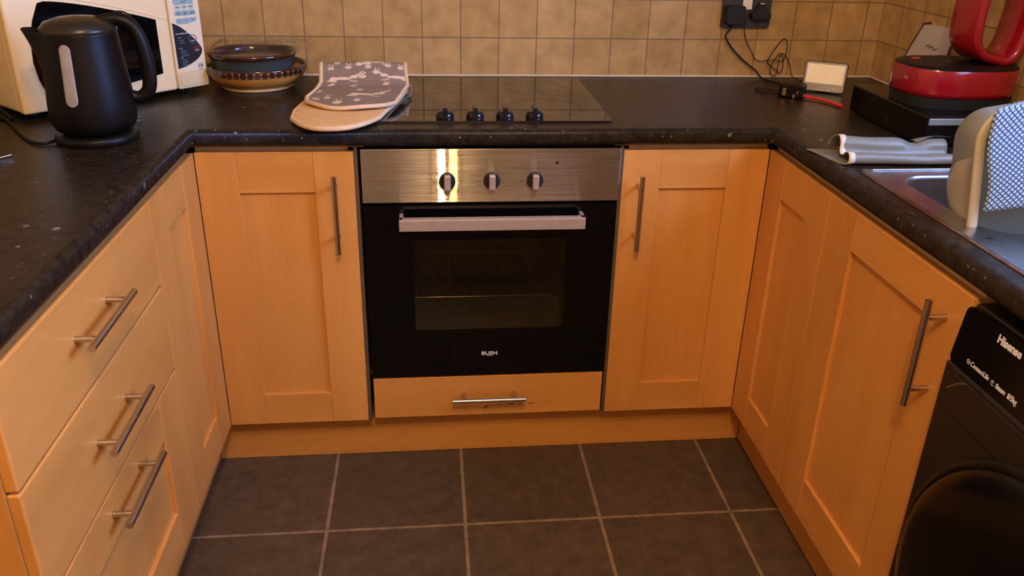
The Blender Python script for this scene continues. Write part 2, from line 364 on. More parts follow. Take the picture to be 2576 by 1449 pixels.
# right of the oven
c = thing('base_cabinet', 'orange beech base cabinet with vertical bar handle, right of the built-in oven', 'cabinet', (.78, .02, DZ0))
carc(c, .6215, XR - .001, .0185, .55)
d = obj('door', front_frame(.6065, XR - .0009, DZ0, DZ1, .090, .0970, .0945, .087, fb), WX, c, bevel=.0012)
bar_handle(d, (.6467, -.035, .6205), (.6467, -.035, .8075), (0, 1, 0))
# oven housing with the bottom drawer
c = thing('oven_housing', 'beech cabinet around the oven with one shallow drawer below it', 'cabinet', (.3, .02, DZ0))
mb = MB().box(-.0125, -.0045, .0, .55, DZ0, .872).box(.5985, .6058, .0, .55, DZ0, .872).box(-.0045, .5985, .5, .51, DZ0, .872).box(-.0045, .5985, .03, .5, .262, .270)
mb.box(-.0045, .5985, .03, .5, DZ0, DZ0 + .012)
obj('carcass', mb, 'carcass_grey', c)
for sx, xc in ((-1, -.0085), (1, .602)):
    mb = MB()
    mb.box(min(xc, xc + .027 * sx), max(xc, xc + .027 * sx), .0005, .0175, .8722, .8762); mb.box(min(xc, xc - .02 * sx), max(xc, xc - .02 * sx), .0005, .0175, .8722, .8762)
    obj('edge_bracket', mb, 'caulk', c, bevel=.001)
d = obj('drawer', MB().box(.0035, .5945, 0, .018, .1480, .2655), 'wood_x', c, bevel=.0015)
h = bar_handle(d, (.2046, -.035, .2135), (.3902, -.035, .2130), (0, 1, 0), inset=.028)
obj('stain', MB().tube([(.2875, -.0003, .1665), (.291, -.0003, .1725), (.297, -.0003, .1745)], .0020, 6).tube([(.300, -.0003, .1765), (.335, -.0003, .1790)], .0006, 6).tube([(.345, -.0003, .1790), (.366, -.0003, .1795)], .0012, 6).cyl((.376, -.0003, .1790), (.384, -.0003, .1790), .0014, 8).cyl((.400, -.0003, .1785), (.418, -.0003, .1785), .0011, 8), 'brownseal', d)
# left run: narrow corner door
c = thing('base_cabinet', 'narrow beech corner cabinet without a handle, next to the three left drawers', 'cabinet', (XL - .2, -.16, DZ0))
carc(c, -.95, XL - .0185, -.326, -.0005)
obj('door', front_frame(-.3260, -.0006, DZ0, DZ1, .0965, .1015, .0905, .0945, fl), WY_, c, bevel=.0012)
# drawer unit
c = thing('drawer_unit', 'beech three drawer unit with steel bar handles, below the kettle worktop at the left', 'drawers', (XL - .2, -.63, DZ0))
carc(c, -.95, XL - .0185, -.9385, -.3285)
Y0, Y1 = -.9400, -.3285
obj('end_panel', MB().box(-.965, XL - .0190, -.9420, -.9388, .0, .874), 'wood_z', c)
for z0, z1, zc in ((.6925, DZ1, .7865), (.5085, .6890, .604)):
    d = obj('drawer', MB().box(XL - .018, XL, Y0, Y1, z0, z1), 'wood_y', c, bevel=.0036, seg=3)
    bar_handle(d, (XL + .034, -.742, zc), (XL + .034, -.552, zc), (-1, 0, 0), stand=.034, inset=.030)
d = obj('drawer', front_frame(Y0, Y1, DZ0, .505, .108, .1165, .088, .0975, fl), WY_, c, bevel=.0018, label='deep drawer with a framed front')
bar_handle(d, (XL + .034, -.742, .465), (XL + .034, -.552, .465), (-1, 0, 0), stand=.034, inset=.030)
# right run: narrow door
c = thing('base_cabinet', 'narrow orange beech corner cabinet without a handle, beside the sink cabinet', 'cabinet', (XR + .2, -.16, DZ0))
carc(c, XR + .0185, RW - .02, -.3225, -.0005)
obj('door', front_frame(-.3225, -.0006, DZ0, DZ1, .098, .0905, .0915, .087, fr), WY_, c, bevel=.0012)
# sink cabinet
c = thing('base_cabinet', 'wide orange beech sink cabinet with long bar handle, beside the black washing machine', 'cabinet', (XR + .2, -.56, DZ0))
mb = MB().box(XR + .0185, RW - .02, -.7965, -.7785, DZ0, .874).box(XR + .0185, RW - .02, -.342, -.3265, DZ0, .874).box(XR + .0185, RW - .02, -.7785, -.342, DZ0, DZ0 + .018).box(XR + .0185, XR + .03, -.7785, -.342, .84, .874)
obj('carcass', mb, 'carcass', c)
d = obj('door', front_frame(-.7966, -.3255, DZ0, DZ1, .1045, .1075, .0775, .098, fr), WY_, c, bevel=.0012)
bar_handle(d, (XR - .034, -.7465, .6435), (XR - .034, -.7465, .8335), (1, 0, 0), stand=.034, inset=.030)
# plinths
tag(obj('plinth', MB().box(XL - .0552, XR + .0552, .0552, .0702, 0, .1425), 'wood_x', bevel=.001), 'orange beech plinth board under the oven and back cabinets', 'plinth')
tag(obj('plinth', MB().box(XL - .0702, XL - .0552, -.93, .0542, 0, .1425), 'wood_y', bevel=.001), 'beech plinth board under the left drawers', 'plinth')
tag(obj('plinth', MB().box(XR + .0552, XR + .0702, -.79, .0542, 0, .1425), 'wood_y', bevel=.001), 'orange beech plinth board under the right run and sink cabinet', 'plinth')

# ------------------------------------------------------------------ worktop
wx0, wx1, wy = -.3537, .9501, -.0202
WB = .8766
prof = []                                                      # (inward distance, z)
def arc(cx, cz, r, a0, a1, n=6): return [(cx + r * math.cos(R(a0 + (a1 - a0) * i / n)), cz + r * math.sin(R(a0 + (a1 - a0) * i / n))) for i in range(n + 1)]
rr = .012
prof = [(.06, WT)] + arc(rr, WT - rr, rr, 90, 180) + arc(rr, WB + rr, rr, 180, 270) + [(.06, WB)]
LE, RE = -.958, -1.50
wt = MB()
P = []
for k in range(4):
    row = []
    for dd, z in prof:
        if k == 0: row.append((wx0 - dd, LE, z))
        elif k == 1: row.append((wx0 - dd, wy + dd, z))
        elif k == 2: row.append((wx1 + dd, wy + dd, z))
        else: row.append((wx1 + dd, RE, z))
    P.append(row)
wt.grid(P, 0, True)
wt.ngon([(wx0 - dd, LE, z) for dd, z in prof])
BX0, BX1, BY0, BY1 = 1.035, 1.400, -.695, -.385                 # sink bowl cut-out
def slab(x0, x1, y0, y1):
    wt.ngon([(x0, y0, WT), (x1, y0, WT), (x1, y1, WT), (x0, y1, WT)]); wt.ngon([(x0, y0, WB), (x0, y1, WB), (x1, y1, WB), (x1, y0, WB)])
slab(LW + .001, wx0 - .06, LE, wy + .06)
slab(LW + .001, RW, wy + .06, BW)
slab(wx1 + .06, RW, BY1, wy + .06); slab(wx1 + .06, BX0, BY0, BY1); slab(BX1, RW, BY0, BY1); slab(wx1 + .06, RW, RE, BY0)
wt.ngon([(LW + .001, LE, WT), (wx0 - .06, LE, WT), (wx0 - .06, LE, WB), (LW + .001, LE, WB)])
wt_t = thing('worktop', 'black speckled laminate worktop running around all three sides', 'worktop', (.3, .3, WB))
obj('worktop_slab', wt, 'worktop', wt_t, fix=False)
obj('joint_strip', MB().box(wx1 - .0004, wx1 + .0005, wy - .0006, wy + .0006, WB + .006, WT - .006), 'handle', wt_t)

# ------------------------------------------------------------------ oven
ov = thing('oven', 'built-in black glass electric oven with steel control fascia and bar handle', 'oven', (.3, 0, .2708))
OX0, OX1 = .0022, .5985
obj('control_fascia', MB().box(OX0, OX1, -.004, .03, .7395, .8675), 'steel', ov, bevel=.0012, label='brushed steel control fascia')
cav = MB(); cx0, cx1, cz0, cz1 = .085, .515, .345, .685
cav.box(OX0 + .004, cx0, .028, .48, .275, .738).box(cx1, OX1 - .004, .028, .48, .275, .738).box(cx0, cx1, .028, .48, .275, cz0).box(cx0, cx1, .028, .48, cz1, .738).box(cx0, cx1, .44, .48, cz0, cz1)
obj('oven_cavity', cav, 'enamel', ov)
rk = MB()
for z, ya in ((.612, .09), (.435, .12)):
    rk.cyl((cx0, ya, z), (cx1, ya, z), .0022, 8).cyl((cx0, .42, z), (cx1, .42, z), .0022, 8)
    for i in range(16): x = cx0 + .015 + i * .0267; rk.cyl((x, ya, z), (x, .42, z), .0011, 6)
obj('oven_racks', rk, 'chrome', ov)
gx0, gx1, gz0, gz1 = .1145, .4835, .390, .6455
dm = MB(); D0, D1 = -.002, .026; dz0, dz1 = .2715, .7315
dm.box(OX0, gx0, D0, D1, dz0, dz1).box(gx1, OX1 - .001, D0, D1, dz0, dz1).box(gx0, gx1, D0, D1, dz0, gz0).box(gx0, gx1, D0, D1, gz1, dz1)
od = obj('door', dm, 'blackglass', ov, label='black glass oven door')
obj('viewing_window', MB().box(gx0, gx1, D0 + .0003, D0 + .004, gz0, gz1), 'ovenpane', od, label='tinted viewing window')
hb = MB().box(.0850, .5155, -.052, -.045, .6865, .7135).box(.0850, .5155, -.045, -.030, .7085, .7135)
for x in (.0850, .5065): hb.box(x, x + .009, -.046, -.002, .695, .7135)
obj('handle', hb, 'pale_steel', od, bevel=.0012, label='flat steel bar handle')
bt = text_mb('BUSH', .0135, lambda u, v, w: (.2985 + u * 1.25, -.0026 - w, .3335 + v), .0003, .0004)
bt.box(.2925, .3050, -.0029, -.0022, .3262, .3272)
obj('maker_badge', bt, 'text', od, fix=False)
for i, x in enumerate((.1965, .2988, .3992)):
    k = MB().cyl((x, -.004, .7925), (x, -.014, .7925), .0188, 40)
    kn = obj('control_knob', k, 'blackmatt', ov, bevel=.001, label='round black knob with steel grip')
    obj('grip', MB().box(x - .0072, x + .0072, -.030, -.0135, .7765, .8105), 'pale_steel', kn, bevel=.0022, label='pale steel grip bar')
    obj('pointer_mark', MB().box(x - .0004, x + .0004, -.0306, -.0298, .8035, .8065), 'textdark', kn)
    obj('zero_dot', MB().cyl((x, -.0038, .8235), (x, -.0045, .8235), .0010, 10), 'textdark', ov)
pm = MB().cyl((.4498, -.0036, .8332), (.4498, -.0046, .8332), .0030, 20)
obj('indicator_light', pm, 'blackgloss', ov)
a = .0002
def ring_rect(mb, x, z, s, t=.0005, y=-.0042):
    for q in ((x - s, x + s, z + s - t, z + s), (x - s, x + s, z - s, z - s + t), (x - s, x - s + t, z - s, z + s), (x + s - t, x + s, z - s, z + s)): mb.box(q[0], q[1], y - a, y + a, q[2], q[3])
for x, z, q in ((.1745, .8120, .0034), (.1665, .7905, .0034), (.1750, .7690, .0034), (.1970, .7600, .0040)):
    pr_ = MB(); ring_rect(pr_, x, z, q); pr_.box(x - .0012, x + .0012, -.0044, -.0040, z - .0010, z + .0012)
    obj('dial_marking', pr_, 'textdark', ov)
for x, z in ((.1970, .8290), (.1970, .8340), (.2285, .7905), (.2215, .7690), (.2710, .7905), (.2715, .7800), (.3700, .7905)):
    obj('dial_marking', MB().box(x - .0025, x - .0008, -.0044, -.0040, z - .0012, z + .0012).box(x + .0004, x + .0022, -.0044, -.0040, z - .0012, z + .0012), 'textdark', ov)

# ------------------------------------------------------------------ hob
hb = thing('hob', 'black glass electric hob with four knobs set in the worktop above the oven', 'hob', (.29, .28, WT))
HX0, HX1, HY0, HY1 = .0140, .5820, .0340, .5380
HT = WT + .005
g = MB().prism(rrect(HX0, HX1, HY0, HY1, .006), lambda u, v, k: (u, v, WT + .0003 if k == 0 else HT))
obj('glass_top', g, 'hobglass', hb, bevel=.0012)
zm = mat('hob_zone_print', (.035, .028, .022), .25, noise=.1)
M['zone'] = zm
for x, y, r in ((.155, .17, .075), (.155, .41, .09), (.44, .41, .075), (.44, .17, .09)):
    n = 64; zn = MB()
    Pz = [[(x + q * math.cos(2 * PI * j / n), y + q * math.sin(2 * PI * j / n), HT + .00025) for j in range(n)] for q in (r, r + .0014)]
    zn.grid(Pz, 0, False, closed_v=True)
    obj('cooking_zone_ring', zn, 'zone', hb)
for i in range(4):
    x = .1945 + i * .0692; y = .062
    k = MB().lathe([(.0205, 0), (.0210, .004), (.0200, .011), (.0165, .0160), (.006, .018), (0, .018)], (x, y, HT), 32)
    kn = obj('hob_knob', k, 'hobknob', hb)
    obj('grip', MB().box(x - .0052, x + .0052, y - .0215, y + .0215, HT + .003, HT + .0285), 'hobknob', kn, bevel=.0025, seg=3)
    obj('pointer_dot', MB().cyl((x, y - .0185, HT + .0284), (x, y - .0185, HT + .0288), .0013, 10), 'redcable', kn)

# ------------------------------------------------------------------ washing machine
wm = thing('washing_machine', 'black front loading washing machine with round door, at the right end', 'washing machine', (1.2, -1.10, 0))
bodym = mat('dark_titanium', (.020, .015, .010), .36, .2, noise=.1); M['titan'] = bodym
M['doorblack'] = mat('washer_door_black', (.003, .003, .003), .22, 0, noise=.1, Specular_IOR_Level=.18)
WYa, WYb = -1.395, -.7995
mb = MB().box(.9365, 1.46, WYa, WYb, .02, .7600).box(.9600, 1.46, WYa, WYb, .7600, .855)
obj('body', mb, 'titan', wm, bevel=.004, seg=3)
obj('fascia', MB().prism(rrect(WYa, WYb, .7600, .8535, .012), lambda u, v, k: ((.9595 if k == 0 else .9405 - (v - .763) * -.10), u, v)), 'blackgloss', wm, bevel=.002, label='glossy black control fascia')
obj('reflection_streak', MB().tube([(.9335, -.823, .7240), (.9335, -.840, .7400), (.9335, -.857, .7510)], .0022, 8, smooth=0), 'handle', wm)  # slanted silver bar modelled as the reflection on the bevel below the fascia
# recessed lower band of the front
obj('front_band', MB().box(.9335, .9367, WYa + .01, WYb - .03, .690, .752), 'titan', wm, bevel=.0015)
dr = MB(); cy_, cz_ = -1.100, .447
prf = [(.272, 0), (.272, .014), (.260, .026), (.235, .034), (.18, .044), (.10, .050), (0, .052)]
n = 72; Pd = [[(.9365 - h_, cy_ + r_ * math.cos(2 * PI * j / n), cz_ + r_ * math.sin(2 * PI * j / n)) for j in range(n)] for r_, h_ in prf]
dr.grid(Pd, 0, True, closed_v=True)
wd = obj('door', dr, 'doorblack', wm, label='round black glass door')
Pr = [[(.9365 - h_, cy_ + r_ * math.cos(2 * PI * j / n), cz_ + r_ * math.sin(2 * PI * j / n)) for j in range(n)] for r_, h_ in ((.284, 0), (.281, .012), (.272, .016), (.268, .013))]
obj('door_rim', MB().grid(Pr, 0, True, closed_v=True), 'blackplastic', wd)
def fx(z): return .9405 + (z - .763) * .10 - .0006
def wtext(body, size, yc, zc, sx=1.0, bold=0.0):
    return text_mb(body, size, lambda u, v, w: (fx(zc + v) - w, yc - u * sx, zc + v), .0003, bold)
obj('brand_lettering', wtext('Hisense', .0170, -.9020, .8385, .93, .0006), 'text', wm, fix=False)
obj('feature_lettering', wtext('ConnectLife', .0105, -.8675, .7795, .82, .0001), 'text', wm, fix=False)
obj('feature_lettering', wtext('Steam', .0105, -.9155, .7785, .80, .0002), 'text', wm, fix=False)
obj('feature_lettering', wtext('8/5kg', .0115, -.9405, .7785, .78, .0002), 'text', wm, fix=False)
ic = MB()
def icirc(y, z, r0, r1, a0=0, a1=360, mb=ic):
    m = 28; Q = [[(fx(z) - .0003, y - q * math.cos(R(a0 + (a1 - a0) * j / m)), z + q * math.sin(R(a0 + (a1 - a0) * j / m))) for j in range(m + 1)] for q in (r0, r1)]
    mb.grid(Q, 0, False)
icirc(-.8410, .7798, .0026, .0040); icirc(-.8410, .7798, .0002, .0014)
obj('feature_icon', ic, 'text', wm, fix=False)
ic2 = MB(); icirc(-.8985, .7785, .0030, .0042, 60, 330, ic2); icirc(-.8990, .7800, .0008, .0018, 0, 360, ic2)
obj('feature_icon', ic2, 'text', wm, fix=False)

# ------------------------------------------------------------------ sink
sk = thing('sink', 'stainless steel inset sink with bowl and drainer under the window', 'sink', (1.2, -.7, WT))
SX0, SX1, SY0, SY1 = .996, 1.452, -1.32, -.343
SZ = WT + .0022
mb = MB()
inner = rrect(BX0 + .004, BX1 - .004, BY0 + .004, BY1 - .004, .055, 8); m_ = len(inner)
outer = []
for (u, v) in inner:                                   # project the bowl outline to the surrounding rectangle
    cxx, cyy = (BX0 + BX1) / 2, (BY0 + BY1) / 2; dx, dy = u - cxx, v - cyy
    hx, hy = (BX1 - BX0) / 2 + .012, (BY1 - BY0) / 2 + .012
    t = min(hx / abs(dx) if abs(dx) > 1e-9 else 9, hy / abs(dy) if abs(dy) > 1e-9 else 9); outer.append((cxx + dx * t, cyy + dy * t))
mb.grid([[(u, v, SZ) for u, v in outer], [(u, v, SZ) for u, v in inner]], 0, False, closed_v=True)
O = [(BX0 - .012, BX1 + .012), (BY0 - .012, BY1 + .012)]
for x0, x1, y0, y1 in ((SX0, SX1, O[1][1], SY1), (SX0, O[0][0], O[1][0], O[1][1]), (O[0][1], SX1, O[1][0], O[1][1]), (SX0, SX1, SY0, O[1][0])):
    mb.ngon([(x0, y0, SZ), (x1, y0, SZ), (x1, y1, SZ), (x0, y1, SZ)])
lip = rrect(SX0, SX1, SY0, SY1, .002, 2)
mb.grid([[(u, v, WT + .0001) for u, v in lip], [(u, v, SZ) for u, v in lip]], 0, False, closed_v=True)
levels = ((0, 0, 0), (.002, -.002, .3), (.004, -.008, 0), (.007, -.135, 0), (.022, -.152, 0), (.05, -.155, 0), (.13, -.156, 0))
rows = []
for ins, dz, _ in levels:
    cxx, cyy = (BX0 + BX1) / 2, (BY0 + BY1) / 2
    rows.append([(cxx + (u - cxx) * (1 - ins / .18), cyy + (v - cyy) * (1 - ins / .15), SZ + dz) for u, v in inner])
mb.grid(rows, 0, True, closed_v=True); mb.ngon(rows[-1])
obj('sink_bowl', mb, 'sinksteel', sk, fix=False)
obj('embossed_line', MB().tube([(SX0 + .02, SY1 - .008, SZ + .0006), (1.19, SY1 - .008, SZ + .0006), (SX1 - .02, SY1 - .008, SZ + .0006)], .0022, 8, smooth=0), 'sinksteel', sk)
ringp = [(1.108 + .035 * math.cos(2 * PI * i / 40), -.765 + .030 * math.sin(2 * PI * i / 40), SZ + .0004) for i in range(40)]
obj('embossed_ring', MB().tube(ringp, .0013, 6, closed=True, smooth=0), 'sinksteel', sk)
obj('edge_sealant', MB().box(SX0 - .008, SX0 - .0002, SY0, SY1 - .015, WT - .0005, WT + .0022), 'brownseal', sk, bevel=.001, label='worn brown sealant along the sink edge')

# ------------------------------------------------------------------ washing-up bowl stood on its side
ba = thing('washing_up_bowl', 'beige plastic washing-up bowl stood on edge in the sink', 'bowl', (1.19, -.62, .80))
ang = R(9.0); bx_, bz_ = .990, 1.108                      # upper left corner, tilt of the upright bowl
def bfn(u, v, y):                                          # u to the right, v up from the upper left corner
    return (bx_ + u * math.cos(ang) - v * math.sin(ang), y, bz_ + u * math.sin(ang) + v * math.cos(ang))
def bring(ins, y, r, n=8):
    return [bfn(u, v, y) for u, v in rrect(ins, .375 - ins, -.300 + ins, -ins, r, n)]
mb = MB()
rows = [bring(.004, -.6495, .05), bring(0, -.652, .055), bring(0, -.656, .055), bring(.004, -.658, .052), bring(.014, -.658, .045), bring(.017, -.655, .043), bring(.019, -.645, .043), bring(.026, -.63, .045), bring(.034, -.545, .05), bring(.075, -.535, .05)]
mb.grid(rows, 0, True, closed_v=True); mb.ngon(rows[-1])
def bring2(ix, it, y, r, n=8): return [bfn(u, v, y) for u, v in rrect(ix, .375 - ix, -.300 + ix, -it, r, n)]
rows2 = [bring(.004, -.6495, .05), bring(.013, -.6490, .045), bring2(.0155, .030, -.645, .07), bring2(.020, .048, -.600, .085), bring2(.026, .060, -.560, .09), bring2(.038, .072, -.530, .09), bring2(.07, .10, -.525, .08)]
mb2 = MB(); mb2.grid(rows2, 0, True, closed_v=True); mb2.ngon(rows2[-1])
M['bowlp'] = mat('beige_plastic', (.46, .40, .27), .45, noise=.05)
M['bowlin'] = mat('grey_green_plastic', (.42, .44, .33), .45, noise=.05)
mb3 = MB(); mb3.grid(rows[3:6], 0, True, closed_v=True)
obj('bowl_shell', mb2, 'bowlp', ba)
obj('bowl_inside', MB().grid(rows[5:], 0, True, closed_v=True).ngon(rows[-1]), 'bowlin', ba, label='grey-green inside of the bowl')
obj('bowl_rim', MB().grid(rows[:6], 0, True, closed_v=True), 'bowlp', ba)

# ------------------------------------------------------------------ tea towel
def towel_mat():
    m = bpy.data.materials.new('blue_check_cloth'); m.use_nodes = True; nt = m.node_tree; b = nt.nodes['Principled BSDF']; N = nt.nodes.new; L = nt.links.new
    uv = N('ShaderNodeUVMap'); sp = N('ShaderNodeSeparateXYZ'); L(uv.outputs[0], sp.inputs[0])
    k = 2 * PI / .0092
    s1 = math_node(nt, 'ABSOLUTE', math_node(nt, 'SINE', math_node(nt, 'MULTIPLY', math_node(nt, 'ADD', sp.outputs[0], sp.outputs[1]), k / 2)))
    s2 = math_node(nt, 'ABSOLUTE', math_node(nt, 'SINE', math_node(nt, 'MULTIPLY', math_node(nt, 'SUBTRACT', sp.outputs[0], sp.outputs[1]), k / 2)))
    f = math_node(nt, 'MULTIPLY', math_node(nt, 'SUBTRACT', math_node(nt, 'MINIMUM', s1, s2), .40), 7, True)
    mx = N('ShaderNodeMix'); mx.data_type = 'RGBA'; L(f, mx.inputs[0]); mx.inputs[6].default_value = (.022, .062, .16, 1); mx.inputs[7].default_value = (.38, .49, .50, 1)
    L(mx.outputs[2], b.inputs['Base Color']); b.inputs['Roughness'].default_value = .9
    return m
M['towel'] = towel_mat()
def cloth(name, P, UV, mats, parent=None, thick=.002, **k):
    mb = MB().grid(P, 0, True); o = obj(name, mb, mats, parent, solid=thick, fix=False, **k)
    uvl = o.data.uv_layers.new(name='UVMap'); nv = len(P[0]); flat = [q for row in UV for q in row]
    for poly in o.data.polygons:
        for li in poly.loop_indices: uvl.data[li].uv = flat[o.data.loops[li].vertex_index]
    return o
P = []; UV = []
nu, nv = 48, 60
for i in range(nu + 1):
    s = i / nu; u = .018 + s * .33
    row = []; ru = []
    for j in range(nv + 1):
        t = j / nv
        L_front, L_over, L_back = .165 + .012 * s, .105, .09
        q = t * (L_front + L_over + L_back)
        top = .006 + .0015 * math.sin(9 * s)
        if q < L_front: y = -.6665 - .006 * math.sin(7 * s + 3 * t) * (1 - q / L_front) - .003; v = -(L_front - q) + top - .004
        elif q < L_front + L_over:
            a_ = (q - L_front) / L_over; y = -.6695 + a_ * .105; v = top - .004 + .003 * math.sin(a_ * PI) - .040 * a_ ** 1.5
        else: y = -.5645 + (q - L_front - L_over) * .55 + .003 * math.sin(8 * s); v = top - .044 - (q - L_front - L_over) * .80
        uu = u - .010 * (1 - t) * (1 - s) + .004 * math.sin(5 * t * PI) * (1 - s)
        if q < L_front: uu += (L_front - q) * (.16 - .02) * 1.0 * 0 + .012 * (1 - q / L_front)
        if q >= L_front: uu += .075 * (1 - s) * min(1, (q - L_front) / .03)
        x, yy, z = bfn(uu, v, y)
        # front flap hangs plumb rather than along the tilted bowl
        if q < L_front: x = x - (L_front - q) * math.sin(ang) * .25
        row.append((x, yy, z)); ru.append((u, q))
    P.append(row); UV.append(ru)
tag(cloth('tea_towel', P, UV, 'towel'), 'blue and white checked tea towel draped over the washing-up bowl', 'towel')

# ------------------------------------------------------------------ folded grey bag beside the sink
M['greybag'] = mat('grey_plastic_sheet', (.20, .20, .155), .42, noise=.05, nscale=10)
M['creamin'] = mat('cream_inner_face', (.72, .60, .40), .5, noise=.04)
prof2 = [(.000, .002), (.02, .001), (.06, .001), (.10, .0025), (.112, .008), (.108, .016), (.09, .0215), (.06, .022), (.038, .027), (.028, .036), (.036, .046), (.055, .049), (.080, .0435), (.105, .034), (.122, .022), (.126, .010), (.118, .003)]
# the sheet is a loose roll seen end-on at its left end
prof2 = [(.118, .0015), (.090, .0012), (.040, .0012), (.008, .002), (.000, .010), (.003, .019), (.012, .0225), (.024, .019), (.034, .012), (.047, .010), (.055, .018), (.058, .031), (.068, .040), (.082, .040), (.098, .033), (.112, .020), (.121, .008)]
pp = crom([Vector((a, b, 0)) for a, b in prof2], 5)
P = []; UV = []
for i in range(41):
    s = i / 40; row = []; ru = []
    for j, q in enumerate(pp):
        t = j / (len(pp) - 1)
        x = .978 + .235 * s - .030 * max(0, 1 - t * 4.5) * (1 - s) + (.016 * t) * (1 - s)
        fl_ = 1 - .28 * math.exp(-((s - .70) / .10) ** 2) * (1 if q.y > .025 else .3) - .10 * s
        y = -.318 - .010 * s + q.x * (1 - .08 * math.sin(3 * s)) + .0012 * math.sin(7 * s + q.y * 60)
        z = WT + .0012 + q.y * fl_ + .0008 * math.sin(9 * s + q.x * 30) * (q.y / .03)
        row.append((x, y, z)); ru.append((s, t))
    P.append(row); UV.append(ru)
bgt = thing('folded_bag', 'grey folded plastic bag lying on the worktop beside the sink', 'bag', (1.09, -.27, WT))
cloth('bag_sheet', P, UV, 'greybag', bgt, thick=.0012)
Pi = [[(x + .0004, y, z) for x, y, z in [(q[0], q[1], q[2]) for q in P[k]]] for k in (0, 1)]
nrm = []
row0 = [Vector(q) for q in P[0]]; row1 = [Vector(q) + Vector((.006, 0, 0)) for q in P[0]]
off = []
for j in range(len(row0)):
    t = (row0[min(j + 1, len(row0) - 1)] - row0[max(j - 1, 0)]); nn = Vector((0, -t.z, t.y)).normalized(); off.append(nn * .0011)
obj('bag_lining', MB().grid([[row0[j] + off[j] + Vector((-.0005, 0, 0)) for j in range(len(row0))], [row0[j] + off[j] + Vector((.013, 0, 0)) for j in range(len(row0))]]), 'creamin', bgt, solid=.0006, fix=False, label='cream inner face of the bag')
ear = [[(1.150 + .085 * a_, -.262 + .045 * b_ + .01 * a_, WT + .030 + .016 * a_ - .018 * b_ * b_ + .008 * math.sin(4 * a_ + 2 * b_)) for b_ in (0, .25, .5, .75, 1)] for a_ in (0, .2, .4, .6, .8, 1)]
obj('bag_flap', MB().grid(ear), 'greybag', bgt, solid=.001, subsurf=1, fix=False)

# ------------------------------------------------------------------ black drawer box, red appliance
bx = thing('storage_box', 'glossy black storage box under the red appliance, with silver front strip', 'box', (1.34, -.02, WT))
BZ0, BZ1 = WT + .002, .984
obj('box_body', MB().box(1.2105, 1.474, -.186, .150, BZ0, BZ1), 'blackgloss', bx, bevel=.004, seg=3)
obj('silver_strip', MB().box(1.2140, 1.470, -.1905, -.1862, .9655, .9800), 'trimstrip', bx, bevel=.001, label='silver strip along the front edge')
obj('side_mark', MB().box(1.2098, 1.2104, -.040, -.024, .9418, .9432), 'handle', bx)
M['bezelmark'] = mat('faded_mark', (.45, .25, .20), .5, noise=.05)
ra = thing('red_appliance', 'red countertop appliance with black top and red hoop, in the right corner', 'appliance', (1.335, 0, BZ1))
def pill(hx, hy, ex=2.6, n=64):
    o = []
    for i in range(n):
        t = 2 * PI * i / n; c_, s_ = math.cos(t), math.sin(t); o.append((math.copysign(abs(c_) ** (2 / ex), c_) * hx, math.copysign(abs(s_) ** (2 / ex), s_) * hy))
    return o
RC = (1.342, -.040)
def plev(lv, mb, n=64):
    rows = [[(RC[0] + u, RC[1] + v, z) for u, v in pill(hx, hy)] for hx, hy, z in lv]; mb.grid(rows, 0, True, closed_v=True); mb.ngon(rows[0][::-1]); mb.ngon(rows[-1]); return mb
obj('foot', plev([(.124, .094, BZ1 + .0005), (.1265, .097, BZ1 + .024)], MB()), 'blackmatt', ra)
obj('base', plev([(.121, .091, 1.007), (.128, .098, 1.011), (.1300, .100, 1.020), (.1300, .100, 1.062), (.128, .098, 1.0680)], MB()), 'red', ra, label='glossy red base')
obj('top_cover', plev([(.1275, .0975, 1.0681), (.125, .095, 1.0715), (.112, .082, 1.0735), (.09, .06, 1.0740)], MB()), 'blackplastic', ra, label='black top cover')
obj('power_button', MB().lathe([(.011, 0), (.0105, .0012), (0, .0016)], (1.270, .003, 1.0734), 24, sy=.8), 'redcable', ra)
obj('panel_buttons', MB().box(1.318, 1.326, -.040, -.0385, 1.0738, 1.0748), 'handle', ra)
sl_ = MB()
for i_, (a0, c0) in enumerate(((0, 0), (.0030, -.0045))):
    sl_.tube([(1.2125 + .0004 * i_ + .0008 * math.cos(q) + a0 * .3, -.066 + c0 * 1.2 - .0022 * math.cos(q), 1.044 + .0026 * math.sin(q) - i_ * .0008) for q in [R(t_) for t_ in range(0, 360, 30)]], .0008, 6, closed=True, smooth=0)
obj('side_mark', sl_, 'bezelmark', ra)
# hoop: a wide band following a rounded loop
loop = [(1.405, 1.082), (1.425, 1.079), (1.444, 1.088), (1.457, 1.110), (1.466, 1.150), (1.470, 1.205), (1.466, 1.265), (1.446, 1.318), (1.412, 1.345), (1.374, 1.335), (1.347, 1.290), (1.337, 1.225), (1.335, 1.165), (1.342, 1.120), (1.368, 1.092)]
lp = crom([Vector((a, 0, b)) for a, b in loop], 6, True); n = len(lp); rows = []
cen = Vector((1.405, 0, 1.20))
sec = [(-.045, .0), (-.043, .010), (-.036, .013), (.036, .013), (.043, .010), (.045, .0), (.040, -.008), (-.040, -.008)]
for q in lp: rows.append([])
for i, q in enumerate(lp):
    t = (lp[(i + 1) % n] - lp[i - 1]).normalized(); nr = Vector((t.z, 0, -t.x))
    if nr.dot(q - cen) < 0: nr = -nr
    rows[i] = [q + nr * (b * .9 - .010) + Vector((-.12 * a, a - .045, -.006)) for a, b in sec]
obj('hoop', MB().grid(rows, 0, True, closed_u=True, closed_v=True), 'red', ra, label='glossy red hoop standing on the base')

